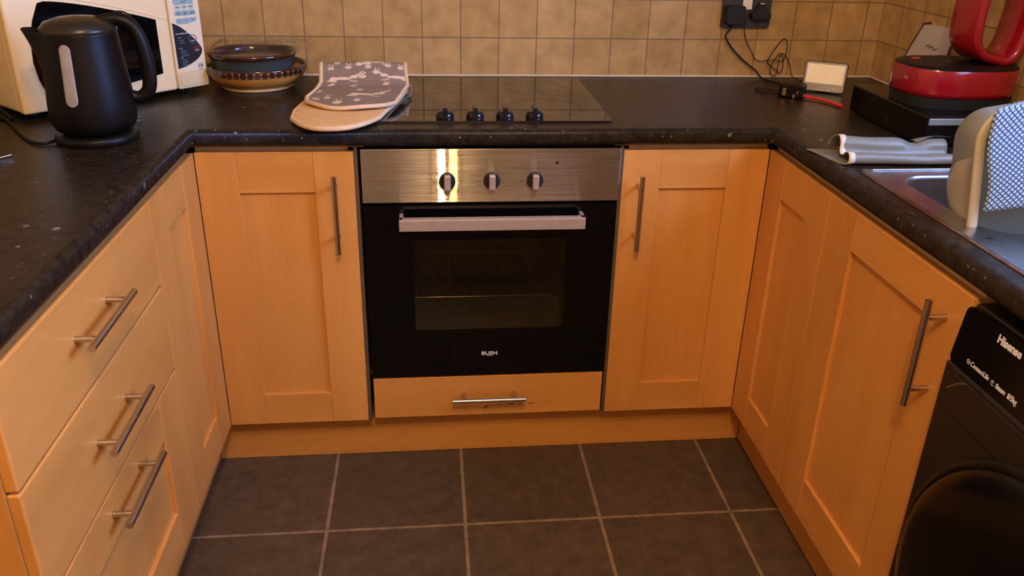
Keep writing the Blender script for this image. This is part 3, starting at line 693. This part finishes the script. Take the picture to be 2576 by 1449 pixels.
# white card leaning on the wall
cd = MB(); cpts = [(.385, .992), (.372, 1.040), (.345, 1.104), (.290, 1.108), (.205, 1.110), (.205, .920), (.385, .920)]
cd.prism(cpts, lambda u, v, k: (1.452 + (v - .92) * .16 + (.0 if k == 0 else .002), u, v))
M['card'] = mat('white_card', (.55, .50, .44), .6, noise=.03)
M['purple'] = mat('purple_print', (.10, .045, .07), .6, noise=.1)
ct = thing('greeting_card', 'pale card with a purple edge leaning on the tiles behind the red appliance', 'card', (1.46, .3, WT))
obj('card_sheet', cd, 'card', ct)
pe = MB(); ed = [(.388, .922), (.387, .992), (.374, 1.040), (.347, 1.105), (.318, 1.112)]
for (a0, b0), (a1, b1) in zip(ed, ed[1:]): pe.tube([(1.451 + (b0 - .92) * .16, a0, b0), (1.451 + (b1 - .92) * .16, a1, b1)], .0024, 6, smooth=0)
obj('purple_edge', pe, 'purple', ct)
obj('handwriting', MB().tube([(1.4705, .300, 1.052), (1.4710, .290, 1.060), (1.4703, .282, 1.052), (1.4710, .272, 1.058), (1.4705, .262, 1.050), (1.4708, .250, 1.056)], .0009, 5), 'textdark', ct)

# ------------------------------------------------------------------ small display
dp = thing('desk_display', 'small silver framed display with lit cream screen, at the back right of the worktop', 'display', (1.2340, .358, WT), R(-32))
tl = R(-11)
def tf(x, y, z):  # lean back
    return (x, y * math.cos(tl) - z * math.sin(tl) , y * math.sin(tl) + z * math.cos(tl) + .003)
def tbox(mb, x0, x1, y0, y1, z0, z1, r=.004):
    mb.prism(rrect(x0, x1, z0, z1, r, 4), lambda u, v, k: tf(u, y0 if k == 0 else y1, v)); return mb
obj('casing', tbox(MB(), -.0555, .0555, 0, .010, 0, .081, .007), 'blackplastic', dp, local=True)
M['bezel'] = mat('grey_bezel', (.38, .36, .32), .35, .3, noise=.03)
obj('bezel', tbox(MB(), -.0535, .0535, -.0012, .001, .0022, .079, .006), 'bezel', dp, local=True)
scr = mat('lit_screen', (.78, .62, .42), .25, noise=.08, nscale=30); scr.node_tree.nodes['Principled BSDF'].inputs['Emission Color'].default_value = (1, .72, .42, 1); scr.node_tree.nodes['Principled BSDF'].inputs['Emission Strength'].default_value = .28
M['screen'] = scr
obj('screen', tbox(MB(), -.0485, .0485, -.0018, -.001, .0225, .0735, .001), 'screen', dp, local=True, label='lit cream screen')
bm_ = MB()
for x in (-.022, -.006, .010): tbox(bm_, x, x + .010, -.0020, -.001, .0035, .0060, .0008)
for x in (.025, .037): tbox(bm_, x, x + .006, -.0020, -.001, .0095, .0135, .0018)
obj('buttons', bm_, 'chrome', dp, local=True)
obj('stand', tbox(MB(), -.02, .02, .008, .030, 0.001, .012, .002), 'blackplastic', dp, local=True)

# ------------------------------------------------------------------ socket, plugs and cables
so = thing('wall_socket', 'grey double wall socket with white label on the tiled back wall', 'socket', (1.071, BW, 1.10))
obj('socket_plate', MB().prism(rrect(.9995, 1.1425, 1.0595, 1.1465, .006), lambda u, v, k: (u, BW - .0005 if k == 0 else BW - .010, v)), 'carcass_grey', so, bevel=.0015)
so.children[0].data.materials.clear(); M['socketgrey'] = mat('dark_steel_plate', (.042, .034, .024), .5, .1, noise=.1); so.children[0].data.materials.append(M['socketgrey'])
obj('label_patch', MB().box(1.0570, 1.0840, BW - .0112, BW - .0098, 1.1115, 1.1450), 'white', so)
pl = thing('plug', 'black square plug in the left half of the wall socket', 'plug', (1.028, BW - .01, 1.09))
obj('plug_body', MB().prism(rrect(1.0040, 1.0570, 1.0740, 1.1240, .009), lambda u, v, k: (u, BW - .0105 if k == 0 else BW - .042, v)), 'blackmatt', pl, bevel=.003)
obj('power_cable', MB().tube([(1.0277, .560, 1.075), (1.0277, .560, 1.0621), (1.0176, .563, 1.0459), (1.0175, .565, 1.032), (1.0407, .566, 1.0018), (1.069, .566, .976), (1.097, .566, .9547), (1.1199, .560, .9390), (1.1351, .548, WT + .004), (1.150, .50, WT + .003), (1.168, .44, WT + .003), (1.185, .405, WT + .003)], .0024, 8), 'blackmatt', pl)
pl = thing('plug', 'black rounded plug in the right half of the wall socket with coiled thin cable', 'plug', (1.10, BW - .01, 1.09))
mb = MB().prism([(1.0790, 1.0880), (1.1330, 1.0880), (1.1330, 1.1040), (1.1210, 1.1090), (1.1120, 1.1290), (1.0990, 1.1290), (1.0900, 1.1080), (1.0790, 1.1020)], lambda u, v, k: (u, BW - .0105 if k == 0 else BW - .040, v))
obj('plug_body', mb, 'blackmatt', pl, bevel=.004, seg=3)
obj('white_tab', MB().box(1.1005, 1.1115, BW - .036, BW - .030, 1.1280, 1.1310), 'white', pl, bevel=.0008)
c2 = [(1.0700, 1.0800), (1.0697, 1.0636), (1.0704, 1.0463), (1.0817, 1.0185), (1.099, .9927), (1.1118, .9738), (1.1304, .9661), (1.1499, .9697), (1.1699, .9706), (1.1933, .9659), (1.205, .9791), (1.2055, 1.0146), (1.1929, 1.0309), (1.1755, 1.0144), (1.1527, .9764), (1.1552, .9597), (1.1825, .9400), (1.1942, .9330), (1.1999, .9479), (1.1953, .9766), (1.1872, .9885), (1.1705, .967), (1.1623, .9400), (1.1723, .9240), (1.1833, .9334), (1.1873, .9718), (1.1934, .9885), (1.2092, .9767), (1.224, .948), (1.229, .9287)]
pts = [(a_, .566 - .0016 * (i % 5), b_) for i, (a_, b_) in enumerate(c2)] + [(1.236, .53, WT + .003), (1.245, .47, WT + .003), (1.252, .42, WT + .003)]
obj('thin_cable', MB().tube(pts, .0013, 6, smooth=5), 'blackmatt', pl)

ad = thing('plug_adapter', 'black loose plug with metal pins lying on the worktop before the display', 'plug', (1.125, .31, WT), R(-38))
obj('plug_body', MB().box(-.030, .032, -.018, .030, .0008, .036), 'blackplastic', ad, local=True, bevel=.004, seg=3)
M['brass'] = mat('brass_pin', (.75, .52, .30), .25, 1, noise=.02)
obj('pins', MB().box(-.018, -.008, -.024, -.018, .006, .026).box(.010, .016, -.024, -.018, .002, .012).box(.020, .024, -.024, -.018, .012, .022), 'brass', ad, local=True, bevel=.0008)
obj('thin_cable', MB().tube([(-.028, .0, .006), (-.05, -.005, .004), (-.085, .002, .004), (-.105, .03, .004), (-.075, .045, .004), (-.03, .028, .004)], .002, 8), 'blackmatt', ad, local=True)
tag(obj('red_cable', MB().tube([(1.150, .295, WT + .007), (1.168, .272, WT + .006), (1.185, .250, WT + .0055), (1.200, .212, WT + .005), (1.2080, .182, WT + .005)], .0042, 10), 'redcable'), 'bright red cable running from the loose plug to the black box', 'cable')

# ------------------------------------------------------------------ kettle
KX, KY = -.5185, -.0885
kt = thing('kettle', 'black plastic jug kettle with water gauge on its round base', 'kettle', (KX, KY, WT))
obj('power_base', MB().lathe([(.0775, 0), (.079, .003), (.079, .012), (.075, .0165), (.05, .0175), (0, .0175)], (KX, KY, WT + .001), 64), 'blackplastic', kt)
kp = [(.054, .0190), (.066, .0215), (.0755, .028), (.0815, .040), (.0835, .055), (.0830, .075), (.0805, .105), (.0775, .135), (.0745, .165), (.0720, .195), (.0705, .212), (.0705, .218), (.0675, .220), (.0640, .214)]
n = 96; rows = []
sd = R(192)                                             # spout direction
for r_, z in kp:
    row = []; r_ *= .975
    for j in range(n):
        t = 2 * PI * j / n; dlt = math.atan2(math.sin(t - sd), math.cos(t - sd)); k = max(0, (z - .125) / .095) ** 1.5
        ex = .033 * k * math.exp(-(dlt / .36) ** 2)
        zz = z + .004 * k * math.exp(-(dlt / .3) ** 2)
        row.append((KX + (r_ + ex) * math.cos(t), KY + (r_ + ex) * math.sin(t), WT + zz))
    rows.append(row)
mb = MB().grid(rows, 0, True, closed_v=True); mb.ngon(rows[0][::-1])
obj('kettle_body', mb, 'blackplastic', kt)
M['lidm'] = mat('kettle_lid_olive_black', (.020, .017, .008), .3, noise=.2)
obj('lid', MB().lathe([(.0655, .210), (.0700, .2170), (.0695, .2230), (.060, .2345), (.036, .2420), (0, .2445)], (KX, KY, WT), 64), 'lidm', kt)
# water gauge: a flat rounded strip that follows the jug, on the side towards the viewer
def kr(z):
    for (r0, z0), (r1, z1) in zip(kp, kp[1:]):
        if z0 <= z <= z1 and z1 > z0: return r0 + (r1 - r0) * (z - z0) / (z1 - z0)
    return .07
M['gauge'] = mat('milky_gauge', (.36, .33, .30), .3, noise=.12, nscale=25)
ga = R(266); rows = []
for i in range(33):
    f = .5 - .5 * math.cos(PI * i / 32); z = .084 + f * .116; half = .0115 * math.sqrt(max(0.0, 1 - max(0, (abs(f - .5) * .116 - .0465) / .0115) ** 2)) + 1e-4
    rows.append([(KX + (kr(z) * .975 + .0012) * math.cos(ga + a_), KY + (kr(z) * .975 + .0012) * math.sin(ga + a_), WT + z) for a_ in [(-1 + 2 * q / 8) * half / .078 for q in range(9)]])
obj('water_gauge', MB().grid(rows), 'gauge', kt, solid=.0008, label='milky translucent water gauge')
ha = R(12)                                             # handle direction
hp = [(.034, .232), (.054, .2365), (.077, .2355), (.095, .224), (.1070, .197), (.1130, .160), (.1145, .125), (.1105, .099), (.099, .086), (.086, .083), (.073, .088)]
obj('handle', MB().tube([(KX + a_ * math.cos(ha), KY + a_ * math.sin(ha), WT + b_) for a_, b_ in hp], lambda t: .0108 + .0030 * math.sin(t * PI), 16, flat=1.05), 'blackplastic', kt)
obj('lid_button', MB().tube([(KX + a_ * math.cos(ha), KY + a_ * math.sin(ha), WT + b_) for a_, b_ in ((.068, .2485), (.084, .2475), (.098, .2385))], .0045, 10), 'blackgloss', kt)
obj('power_cable', MB().tube([(-.588, -.115, WT + .006), (-.605, -.137, WT + .004), (-.635, -.122, WT + .004), (-.6662, -.0848, WT + .004), (-.7000, -.035, WT + .004), (-.7315, .0131, WT + .004), (-.77, .07, WT + .004), (-.84, .17, WT + .004), (-.92, .27, WT + .004)], .0032, 8), 'blackplastic', kt)

# ------------------------------------------------------------------ microwave
mw = thing('microwave', 'cream microwave oven standing across the left corner behind the kettle', 'microwave', (-.7173, .0452, WT), R(47.2))
H = .272; F0 = .0154                                     # feet height
LX = .4556
obj('housing', MB().box(.003, LX - .003, .022, .275, F0, F0 + H), 'cream', mw, local=True, bevel=.008, seg=3)
dmb = MB().box(0, .3695, -.004, .022, F0 + .001, F0 + H)
md_ = obj('door', dmb, 'cream', mw, local=True, bevel=.006, seg=3)
# window with curved left side and arched top
def wtop(x): return .2330 - .060 * max(0, (x - .085) / .25) ** 1.35
wl = [(.072, .2300), (.055, .195), (.0435, .155), (.0400, .110), (.0450, .072), (.062, .022), (.070, .0135)]
out = [(x, wtop(x)) for x in [.085 + .25 * i / 12 for i in range(12, -1, -1)]] + wl + [(.3345, .0465)]
obj('door_window', MB().prism([(a_, b_) for a_, b_ in out], lambda u, v, k: (u, -.0035 if k == 0 else -.0058, v + F0)), 'blackglass', md_, local=True, label='dark curved viewing window')
obj('door_crease', MB().tube([(x, -.0045, F0 + wtop(x) + .009 - .002 * i / 9) for i, x in enumerate([.10 + .265 * k / 9 for k in range(10)])], .0011, 6), 'cream', md_, local=True)
obj('control_panel', MB().box(.3715, LX, -.006, .022, F0 + .0005, F0 + H), 'white', mw, local=True, bevel=.004, seg=3, label='white control panel')
M['aqua'] = mat('aqua_key', (.33, .47, .48), .4, noise=.03); M['mint'] = mat('mint_key', (.55, .62, .48), .4, noise=.03)
def panel(out, d=.0006, y=-.0062): return lambda u, v, k: (u, y if k == 0 else y - d, v + F0)
obj('top_key', MB().prism(rrect(.3855, .4395, .2030, .245, .005), panel(0)), 'aqua', mw, local=True)
for i, x in enumerate((.3955, .4135, .4315)):
    obj('round_key', MB().prism([(x + .0085 * math.cos(2 * PI * j / 24), .1962 + .0085 * math.sin(2 * PI * j / 24)) for j in range(24)], panel(0)), 'mint', mw, local=True)
kk = MB()
obj('key_row', MB().prism([(.3860, .1770), (.3875, .1880), (.4400, .1880), (.4425, .1870), (.4425, .1765), (.4140, .1755)], panel(0)), 'aqua', mw, local=True)
obj('key_row', MB().prism([(.3870, .1600), (.3870, .1705), (.4420, .1705), (.4430, .1625), (.4140, .1560), (.3920, .1570)], panel(0)), 'aqua', mw, local=True)
dsh = [(q.x, q.y) for q in crom([Vector(q + (0,)) for q in ((.3755, .1610), (.3930, .1520), (.4120, .1370), (.4310, .1180), (.4440, .1010), (.4475, .0900), (.4420, .0780), (.4280, .0670), (.4030, .0565), (.3765, .0510))], 5)]
obj('dial_area', MB().prism(dsh, panel(0)), 'blackmatt', mw, local=True, label='black D-shaped key area')
def pring(x, z, r0, r1, m=28, y=-.0072):
    return MB().grid([[(x + q * math.cos(2 * PI * j / m), y, z + F0 + q * math.sin(2 * PI * j / m)) for j in range(m)] for q in (r0, r1)], 0, False, closed_v=True)
M['blueprint'] = mat('blue_grey_print', (.12, .15, .18), .5, noise=.05); M['redkey'] = mat('dull_red_key', (.10, .018, .014), .4, noise=.05)
obj('start_key', pring(.4250, .1190, .0095, .0112), 'blueprint', mw, local=True)
obj('stop_key', MB().prism([(.4335 + .0100 * math.cos(2 * PI * j / 24), .0955 + .0100 * math.sin(2 * PI * j / 24)) for j in range(24)], panel(0, y=-.0067)), 'redkey', mw, local=True)
def mtext(b_, s_, x, z, m='text', y=-.0069):
    obj('panel_print', text_mb(b_, s_, lambda u, v, w: (x + u, y - w, z + F0 + v), .0002, .0001), m, mw, local=True, fix=False)
mtext('Auto Weight Menu', .0046, .3985, .1345)
for i, (b_, x) in enumerate((('Start', .4250), ('Stop', .4335))): mtext(b_, .0046, x, (.1150, .0920)[i], y=-.0072 if i == 0 else -.0074)
lm = MB()
for z, k in ((.1230, 3), (.0975, 4), (.0750, 4)):
    lm.box(.3855, .3945, -.0071, -.0068, F0 + z, F0 + z + .0034)
    for j in range(k - 1): lm.box(.3895, .3990 + .006 * ((j * 7) % 3) / 2 + (.004 if k == 4 else 0), -.0071, -.0068, F0 + z - .0058 * (j + 1), F0 + z - .0058 * (j + 1) + .0022)
obj('menu_lines', lm, 'blueprint', mw, local=True)
tm = MB()
for x in (.3955, .4135, .4315): tm.box(x - .005, x + .005, -.0071, -.0067, F0 + .1955, F0 + .1972)
for x in (.3960, .4140, .4330):
    tm.box(x - .005, x + .005, -.0071, -.0067, F0 + .1822, F0 + .1836); tm.box(x - .006, x + .006, -.0071, -.0067, F0 + .1790, F0 + .1803)
    tm.box(x - .003, x + .003, -.0071, -.0067, F0 + .1640, F0 + .1655)
tm.box(.4060, .4210, -.0071, -.0067, F0 + .2085, F0 + .2098)
obj('key_print', tm, 'textdark', mw, local=True)
st = MB()
for q in ((.4310, .4450, .0580, .0586), (.4310, .4450, .0455, .0461), (.4310, .4316, .0455, .0586), (.4444, .4450, .0455, .0586), (.4378, .4383, .0480, .0586), (.4325, .4450, .0425, .0438), (.4335, .4365, .0500, .0550), (.4395, .4435, .0490, .0560)): st.box(q[0], q[1], -.0066, -.0061, F0 + q[2], F0 + q[3])
obj('stamp_mark', st, 'blueprint', mw, local=True)
obj('door_release', MB().prism(rrect(.3780, .4500, .0090, .0350, .003), panel(0, d=.0022)), 'yellowed', mw, local=True, bevel=.001, label='yellowed door release bar')
obj('panel_skirt', MB().box(.3722, LX - .0004, -.0066, -.0058, F0 + .0030, F0 + .0420), 'yellowed', mw, local=True, label='yellowed lower strip of the panel')
for x, y in ((.04, .05), (.41, .05), (.04, .24), (.41, .24)): obj('foot', MB().cyl((x, y, .001), (x, y, F0 + .001), .012, 16), 'blackplastic', mw, local=True)
obj('power_cable', MB().tube([(-.008, .250, .13), (-.022, .20, .085), (-.024, .12, .05), (-.022, .05, .022), (-.016, .028, .006), (-.03, .09, .004), (-.04, .2, .004)], .0038, 8), 'blackplastic', mw, local=True)
# small things on the left worktop
tag(obj('spoon_handle', MB().tube([(-.6340, -.2160, WT + .004), (-.6440, -.2290, WT + .0035), (-.665, -.255, WT + .003), (-.72, -.30, WT + .003), (-.76, -.32, WT + .003)], .0022, 8, flat=.6), 'chrome'), 'thin silver spoon handle lying at the left edge of the worktop', 'spoon')
ck = MB().box(-.4935, -.4800, .055, .066, WT + .001, WT + .009).tube([(-.512, .050, WT + .002), (-.495, .058, WT + .002), (-.462, .070, WT + .0025)], .0012, 6)
tag(obj('plastic_clip', ck, 'clearplastic', bevel=.002), 'tiny clear plastic clip on the worktop right of the kettle', 'clip')

# ------------------------------------------------------------------ dishes in the back left corner
DX, DY = -.2935, .4405
M['terracotta'] = mat('orange_glazed_pottery', (.58, .26, .045), .22, coat=.4, noise=.12, nscale=14)
M['brownglaze'] = mat('brown_glaze', (.045, .014, .008), .12, coat=.5, noise=.2)
M['blueglaze'] = mat('slate_blue_glaze', (.045, .055, .052), .2, coat=.4, noise=.2, nscale=18)
M['creamband'] = mat('pale_slip_band', (.60, .38, .18), .3, noise=.08)
pd = thing('pie_dish', 'orange pottery dish with brown scalloped rim, in the corner beside the microwave', 'dish', (DX, DY, WT))
obj('dish_bowl', MB().lathe([(.088, .001), (.092, .003), (.090, .008), (.101, .013), (.115, .024), (.124, .037), (.1270, .048)], (DX, DY, WT), 80), 'terracotta', pd)
obj('foot_ring', MB().lathe([(.0885, .0008), (.0930, .0012), (.0930, .0065), (.0905, .0085)], (DX, DY, WT), 64, caps=False), 'creamband', pd, label='pale foot ring')
obj('rim_band', MB().lathe([(.1262, .0415), (.1285, .0420), (.1300, .058)], (DX, DY, WT), 80, caps=False), 'creamband', pd)
sc_ = MB()
ns = 46
for i in range(ns):
    t = 2 * PI * i / ns; tt = Vector((-math.sin(t), math.cos(t), 0)); rr_ = .1302; c0 = Vector((DX + rr_ * math.cos(t), DY + rr_ * math.sin(t), WT + .0495)); nrm_ = Vector((math.cos(t), math.sin(t), 0))
    P1 = [c0 + nrm_ * .0006 + tt * (.0084 * math.cos(2 * PI * j / 16)) + Vector((0, 0, .0070 * math.sin(2 * PI * j / 16))) for j in range(16)]
    sc_.ngon(P1)
obj('scalloped_pattern', sc_, 'brownglaze', pd, fix=False, label='row of brown scallops')
obj('dish_inside', MB().lathe([(.1300, .0555), (.1305, .0600), (.1270, .0615), (.1235, .056), (.117, .038), (.105, .022), (.08, .013), (0, .012)], (DX, DY, WT), 80, caps=False), 'brownglaze', pd, label='dark brown glazed inside and lip')
ud = thing('casserole_dish', 'slate blue glazed dish with brown inside, stacked in the orange dish', 'dish', (DX - .008, DY, WT + .022))
UX = DX - .006
obj('dish_bowl', MB().lathe([(.080, .0240), (.096, .0255), (.1030, .034), (.1050, .046), (.1065, .064), (.1065, .0775), (.1085, .0805)], (UX, DY, WT), 80), 'blueglaze', ud)
obj('dish_inside', MB().lathe([(.1085, .0805), (.1105, .0825), (.1130, .0875), (.1130, .0920), (.1100, .0945), (.1050, .093), (.1005, .084), (.098, .060), (.09, .038), (0, .034)], (UX, DY, WT), 80, caps=False), 'brownglaze', ud, label='brown glazed inside and lip')
# clear ribbed tray over the dishes
ctb = thing('clear_tray', 'clear ribbed plastic tray resting upside down on top of the stacked dishes', 'tray', (DX + .01, DY, WT + .09))
def tray(ins, z, r=.02): return [(DX + .012 + u, DY + .022 + v, WT + z + .012 * (-u) * .6) for u, v in rrect(-.120 + ins, .120 - ins, -.072 + ins, .072 - ins, r, 5)]
rows = [tray(-.006, .0985), tray(0, .0990), tray(.004, .101), tray(.010, .1110), tray(.016, .1120)]
tb = MB().grid(rows, 0, True, closed_v=True); tb.ngon(rows[-1])
obj('tray_shell', tb, 'clearplastic', ctb, fix=False)
for i in range(6):
    for sy in (-1, 1):
        x = DX + .012 - .085 + i * .034; rb_ = MB()
        rb_.lathe([(.013, .112), (.011, .1175), (.006, .1185), (0, .1185)], (x, DY + .022 + sy * .034, WT + .0005 - (x - DX) * .007), 14, caps=False)
        obj('tray_cup', rb_, 'clearplastic', ctb, fix=False)

# ------------------------------------------------------------------ double oven glove
M['clothgrey'] = mat('grey_printed_cotton', (.27, .20, .14), .9, noise=.08, nscale=40, bump=.15, bscale=500)
M['clothprint'] = mat('cream_print', (.80, .62, .42), .9, noise=.06, nscale=60)
M['clothtrim'] = mat('cream_trim', (.78, .56, .32), .9, noise=.05, nscale=80, bump=.1, bscale=500)
M['terry'] = mat('cream_towelling', (.80, .49, .19), .95, noise=.08, nscale=90, bump=.6, bscale=420)
gl = thing('oven_glove', 'grey and cream double oven glove with rabbit print, folded beside the hob', 'oven glove', (-.03, .2, WT))
def lerp(a_, b_, t): return a_ + (b_ - a_) * t
def rowat(keys, v):
    for k0, k1 in zip(keys, keys[1:]):
        if k0[0] <= v <= k1[0]:
            t = (v - k0[0]) / (k1[0] - k0[0]); return [lerp(x, y, t) for x, y in zip(k0[1:], k1[1:])]
    return list(keys[-1][1:])
def pad(keys, bulge, nu, nv, fall=.30, corner=3.0, zf=None):
    """keys: (v, xl, yl, xr, yr, z)"""
    P = []
    for j in range(nv + 1):
        v = j / nv; xl, yl, xr, yr, z = rowat(keys, v); row = []
        for i in range(nu + 1):
            s = -1 + 2 * i / nu
            x = lerp(xl, xr, (s + 1) / 2); y = lerp(yl, yr, (s + 1) / 2)
            w = max(0, 1 - v / fall) ** 1.5
            y -= bulge * w * (1 - abs(s) ** corner); x += (-(x - (xl + xr) / 2)) * .0 * w
            row.append(Vector((x, y, z + (zf(s, v) if zf else 0))))
        P.append(row)
    return P
def glove_part(name, P, mats, mf=None, thick=.006, label=None, trim=None, trim_r=.0042, cl=False):
    mb = MB().grid(P, 0, True, mf=mf); o = obj(name, mb, mats, gl, solid=thick, fix=False, label=label)
    edge = [r_[0] for r_ in P][::-1] + P[0][1:-1] + [r_[-1] for r_ in P]
    obj('trim', MB().tube(edge[::2] if len(edge) > 120 else edge, trim_r, 10, smooth=0), 'clothtrim', o, label='cream piped trim')
    return o
Z = WT
lowk = [(0, -.148, .046, .046, .046, Z + .0090), (.25, -.150, .105, .060, .120, Z + .0095), (.6, -.137, .20, .080, .22, Z + .0100), (1, -.120, .30, .100, .32, Z + .011)]
P = pad(lowk, .108, 40, 40, fall=.42, corner=2.4, zf=lambda s, v: .0035 * (1 - s * s) + .002 * math.sin(6 * v + s))
glove_part('lower_pad', P, 'terry', thick=.009, label='cream towelling pad', trim_r=.0055)
# upper pad and strap in one piece: pocket lies on the lower pad, strap climbs to a fold at the back
upk = [(0, -.127, .140, .078, .140, Z + .0245), (.25, -.132, .185, .090, .205, Z + .026), (.60, -.118, .280, .104, .300, Z + .029), (.68, -.112, .305, .103, .320, Z + .036), (.85, -.114, .338, .100, .346, Z + .056), (.97, -.116, .361, .098, .367, Z + .0700), (1.0, -.116, .372, .098, .376, Z + .0715)]
NU, NV = 190, 240
P = pad(upk, .072, NU, NV, fall=.50, corner=2.2, zf=lambda s, v: .003 * (1 - s * s) + .0018 * math.sin(5 * s + 7 * v) * (1 if v < .6 else .4))
blobs = []                                              # (kind, s, v, size)
vt = [(-.77, .885, .0085), (-.36, .905, .0085), (-.10, .955, .0085), (.11, .905, .008), (.58, .935, .0085), (.30, .815, .0090), (-.04, .755, .0095), (-.62, .985, .008), (.88, .90, .008), (-.70, .60, .0085), (.52, .60, .008), (-.20, .55, .0075), (-.30, .11, .0110), (-.80, .17, .0100), (-.56, .235, .0090), (.12, .135, .0075), (.02, .42, .0070), (.55, .33, .0080), (-.85, .42, .007)]
rab = [(-.50, .715, 1), (.74, .735, -1), (.30, .995, 1), (.20, .30, 1)]
rl = random.Random(3)
def mfn(j, i):
    v = j / NV; s = -1 + 2 * i / NU; X = s * .105; Y = v * .26
    for a_, b_, r_ in vt:
        dx = X - a_ * .105; dy = Y - b_ * .26
        if (dx / r_) ** 2 + (dy / (r_ * .9)) ** 2 < 1.0:
            return 0 if abs((dx * 900) % 4 - 2) < .35 and dy > 0 else 1
        if 0 < dy - r_ * .6 < r_ * 1.1 and (abs(dx - .6 * (dy - r_ * .6)) < .0009 or abs(dx + .3 * (dy - r_ * .6)) < .0009): return 1
        if (dx - .7 * r_) ** 2 / 7e-6 + (dy - 1.6 * r_) ** 2 / 5e-6 < 1 or (dx + .35 * r_) ** 2 / 3e-6 + (dy - 1.8 * r_) ** 2 / 7e-6 < 1: return 1
    for a_, b_, sg in rab:
        dx = (X - a_ * .105) * sg; dy = Y - b_ * .26
        if (dx / .022) ** 2 + (dy / .0065) ** 2 < 1: return 1
        if ((dx - .028) / .010) ** 2 + ((dy - .008) / .007) ** 2 < 1: return 1
        if -.002 < dx - .030 < .026 and abs(dy - .012 - .45 * (dx - .030)) < .0022: return 1
        if -.002 < dx - .030 < .022 and abs(dy - .013 - .85 * (dx - .030)) < .0018: return 1
        if ((dx + .022) / .010) ** 2 + ((dy + .004) / .011) ** 2 < 1: return 1
        if 0 < dx + .036 < .014 and abs(dy + .010) < .003: return 1
        if 0 < dx - .016 < .020 and abs(dy + .009 + .25 * (dx - .016)) < .0022: return 1
    if abs(s) > .955: return 2
    return 0
up = glove_part('upper_pad', P, ['clothgrey', 'clothprint', 'clothtrim'], mf=mfn, thick=.005, label='grey rabbit and radish print pad', trim_r=.0050)
bk = []
for j in range(13):
    t = j / 12; a_ = t * PI; y = .3785 + .014 * math.sin(a_ * .6) + .03 * t; z = Z + .0715 - .0640 * t
    bk.append([Vector((lerp(-.116, .104, i / 20), y + .002 * math.sin(i), z)) for i in range(21)])
obj('strap_back', MB().grid(bk, 0, True), 'clothtrim', gl, solid=.005, fix=False, label='cream lining of the folded strap')
obj('hanging_loop', MB().tube([(.105, .330, Z + .030), (.113, .318, Z + .022), (.112, .29, Z + .010), (.104, .270, Z + .008)], .0035, 8, flat=.4), 'clothgrey', gl)
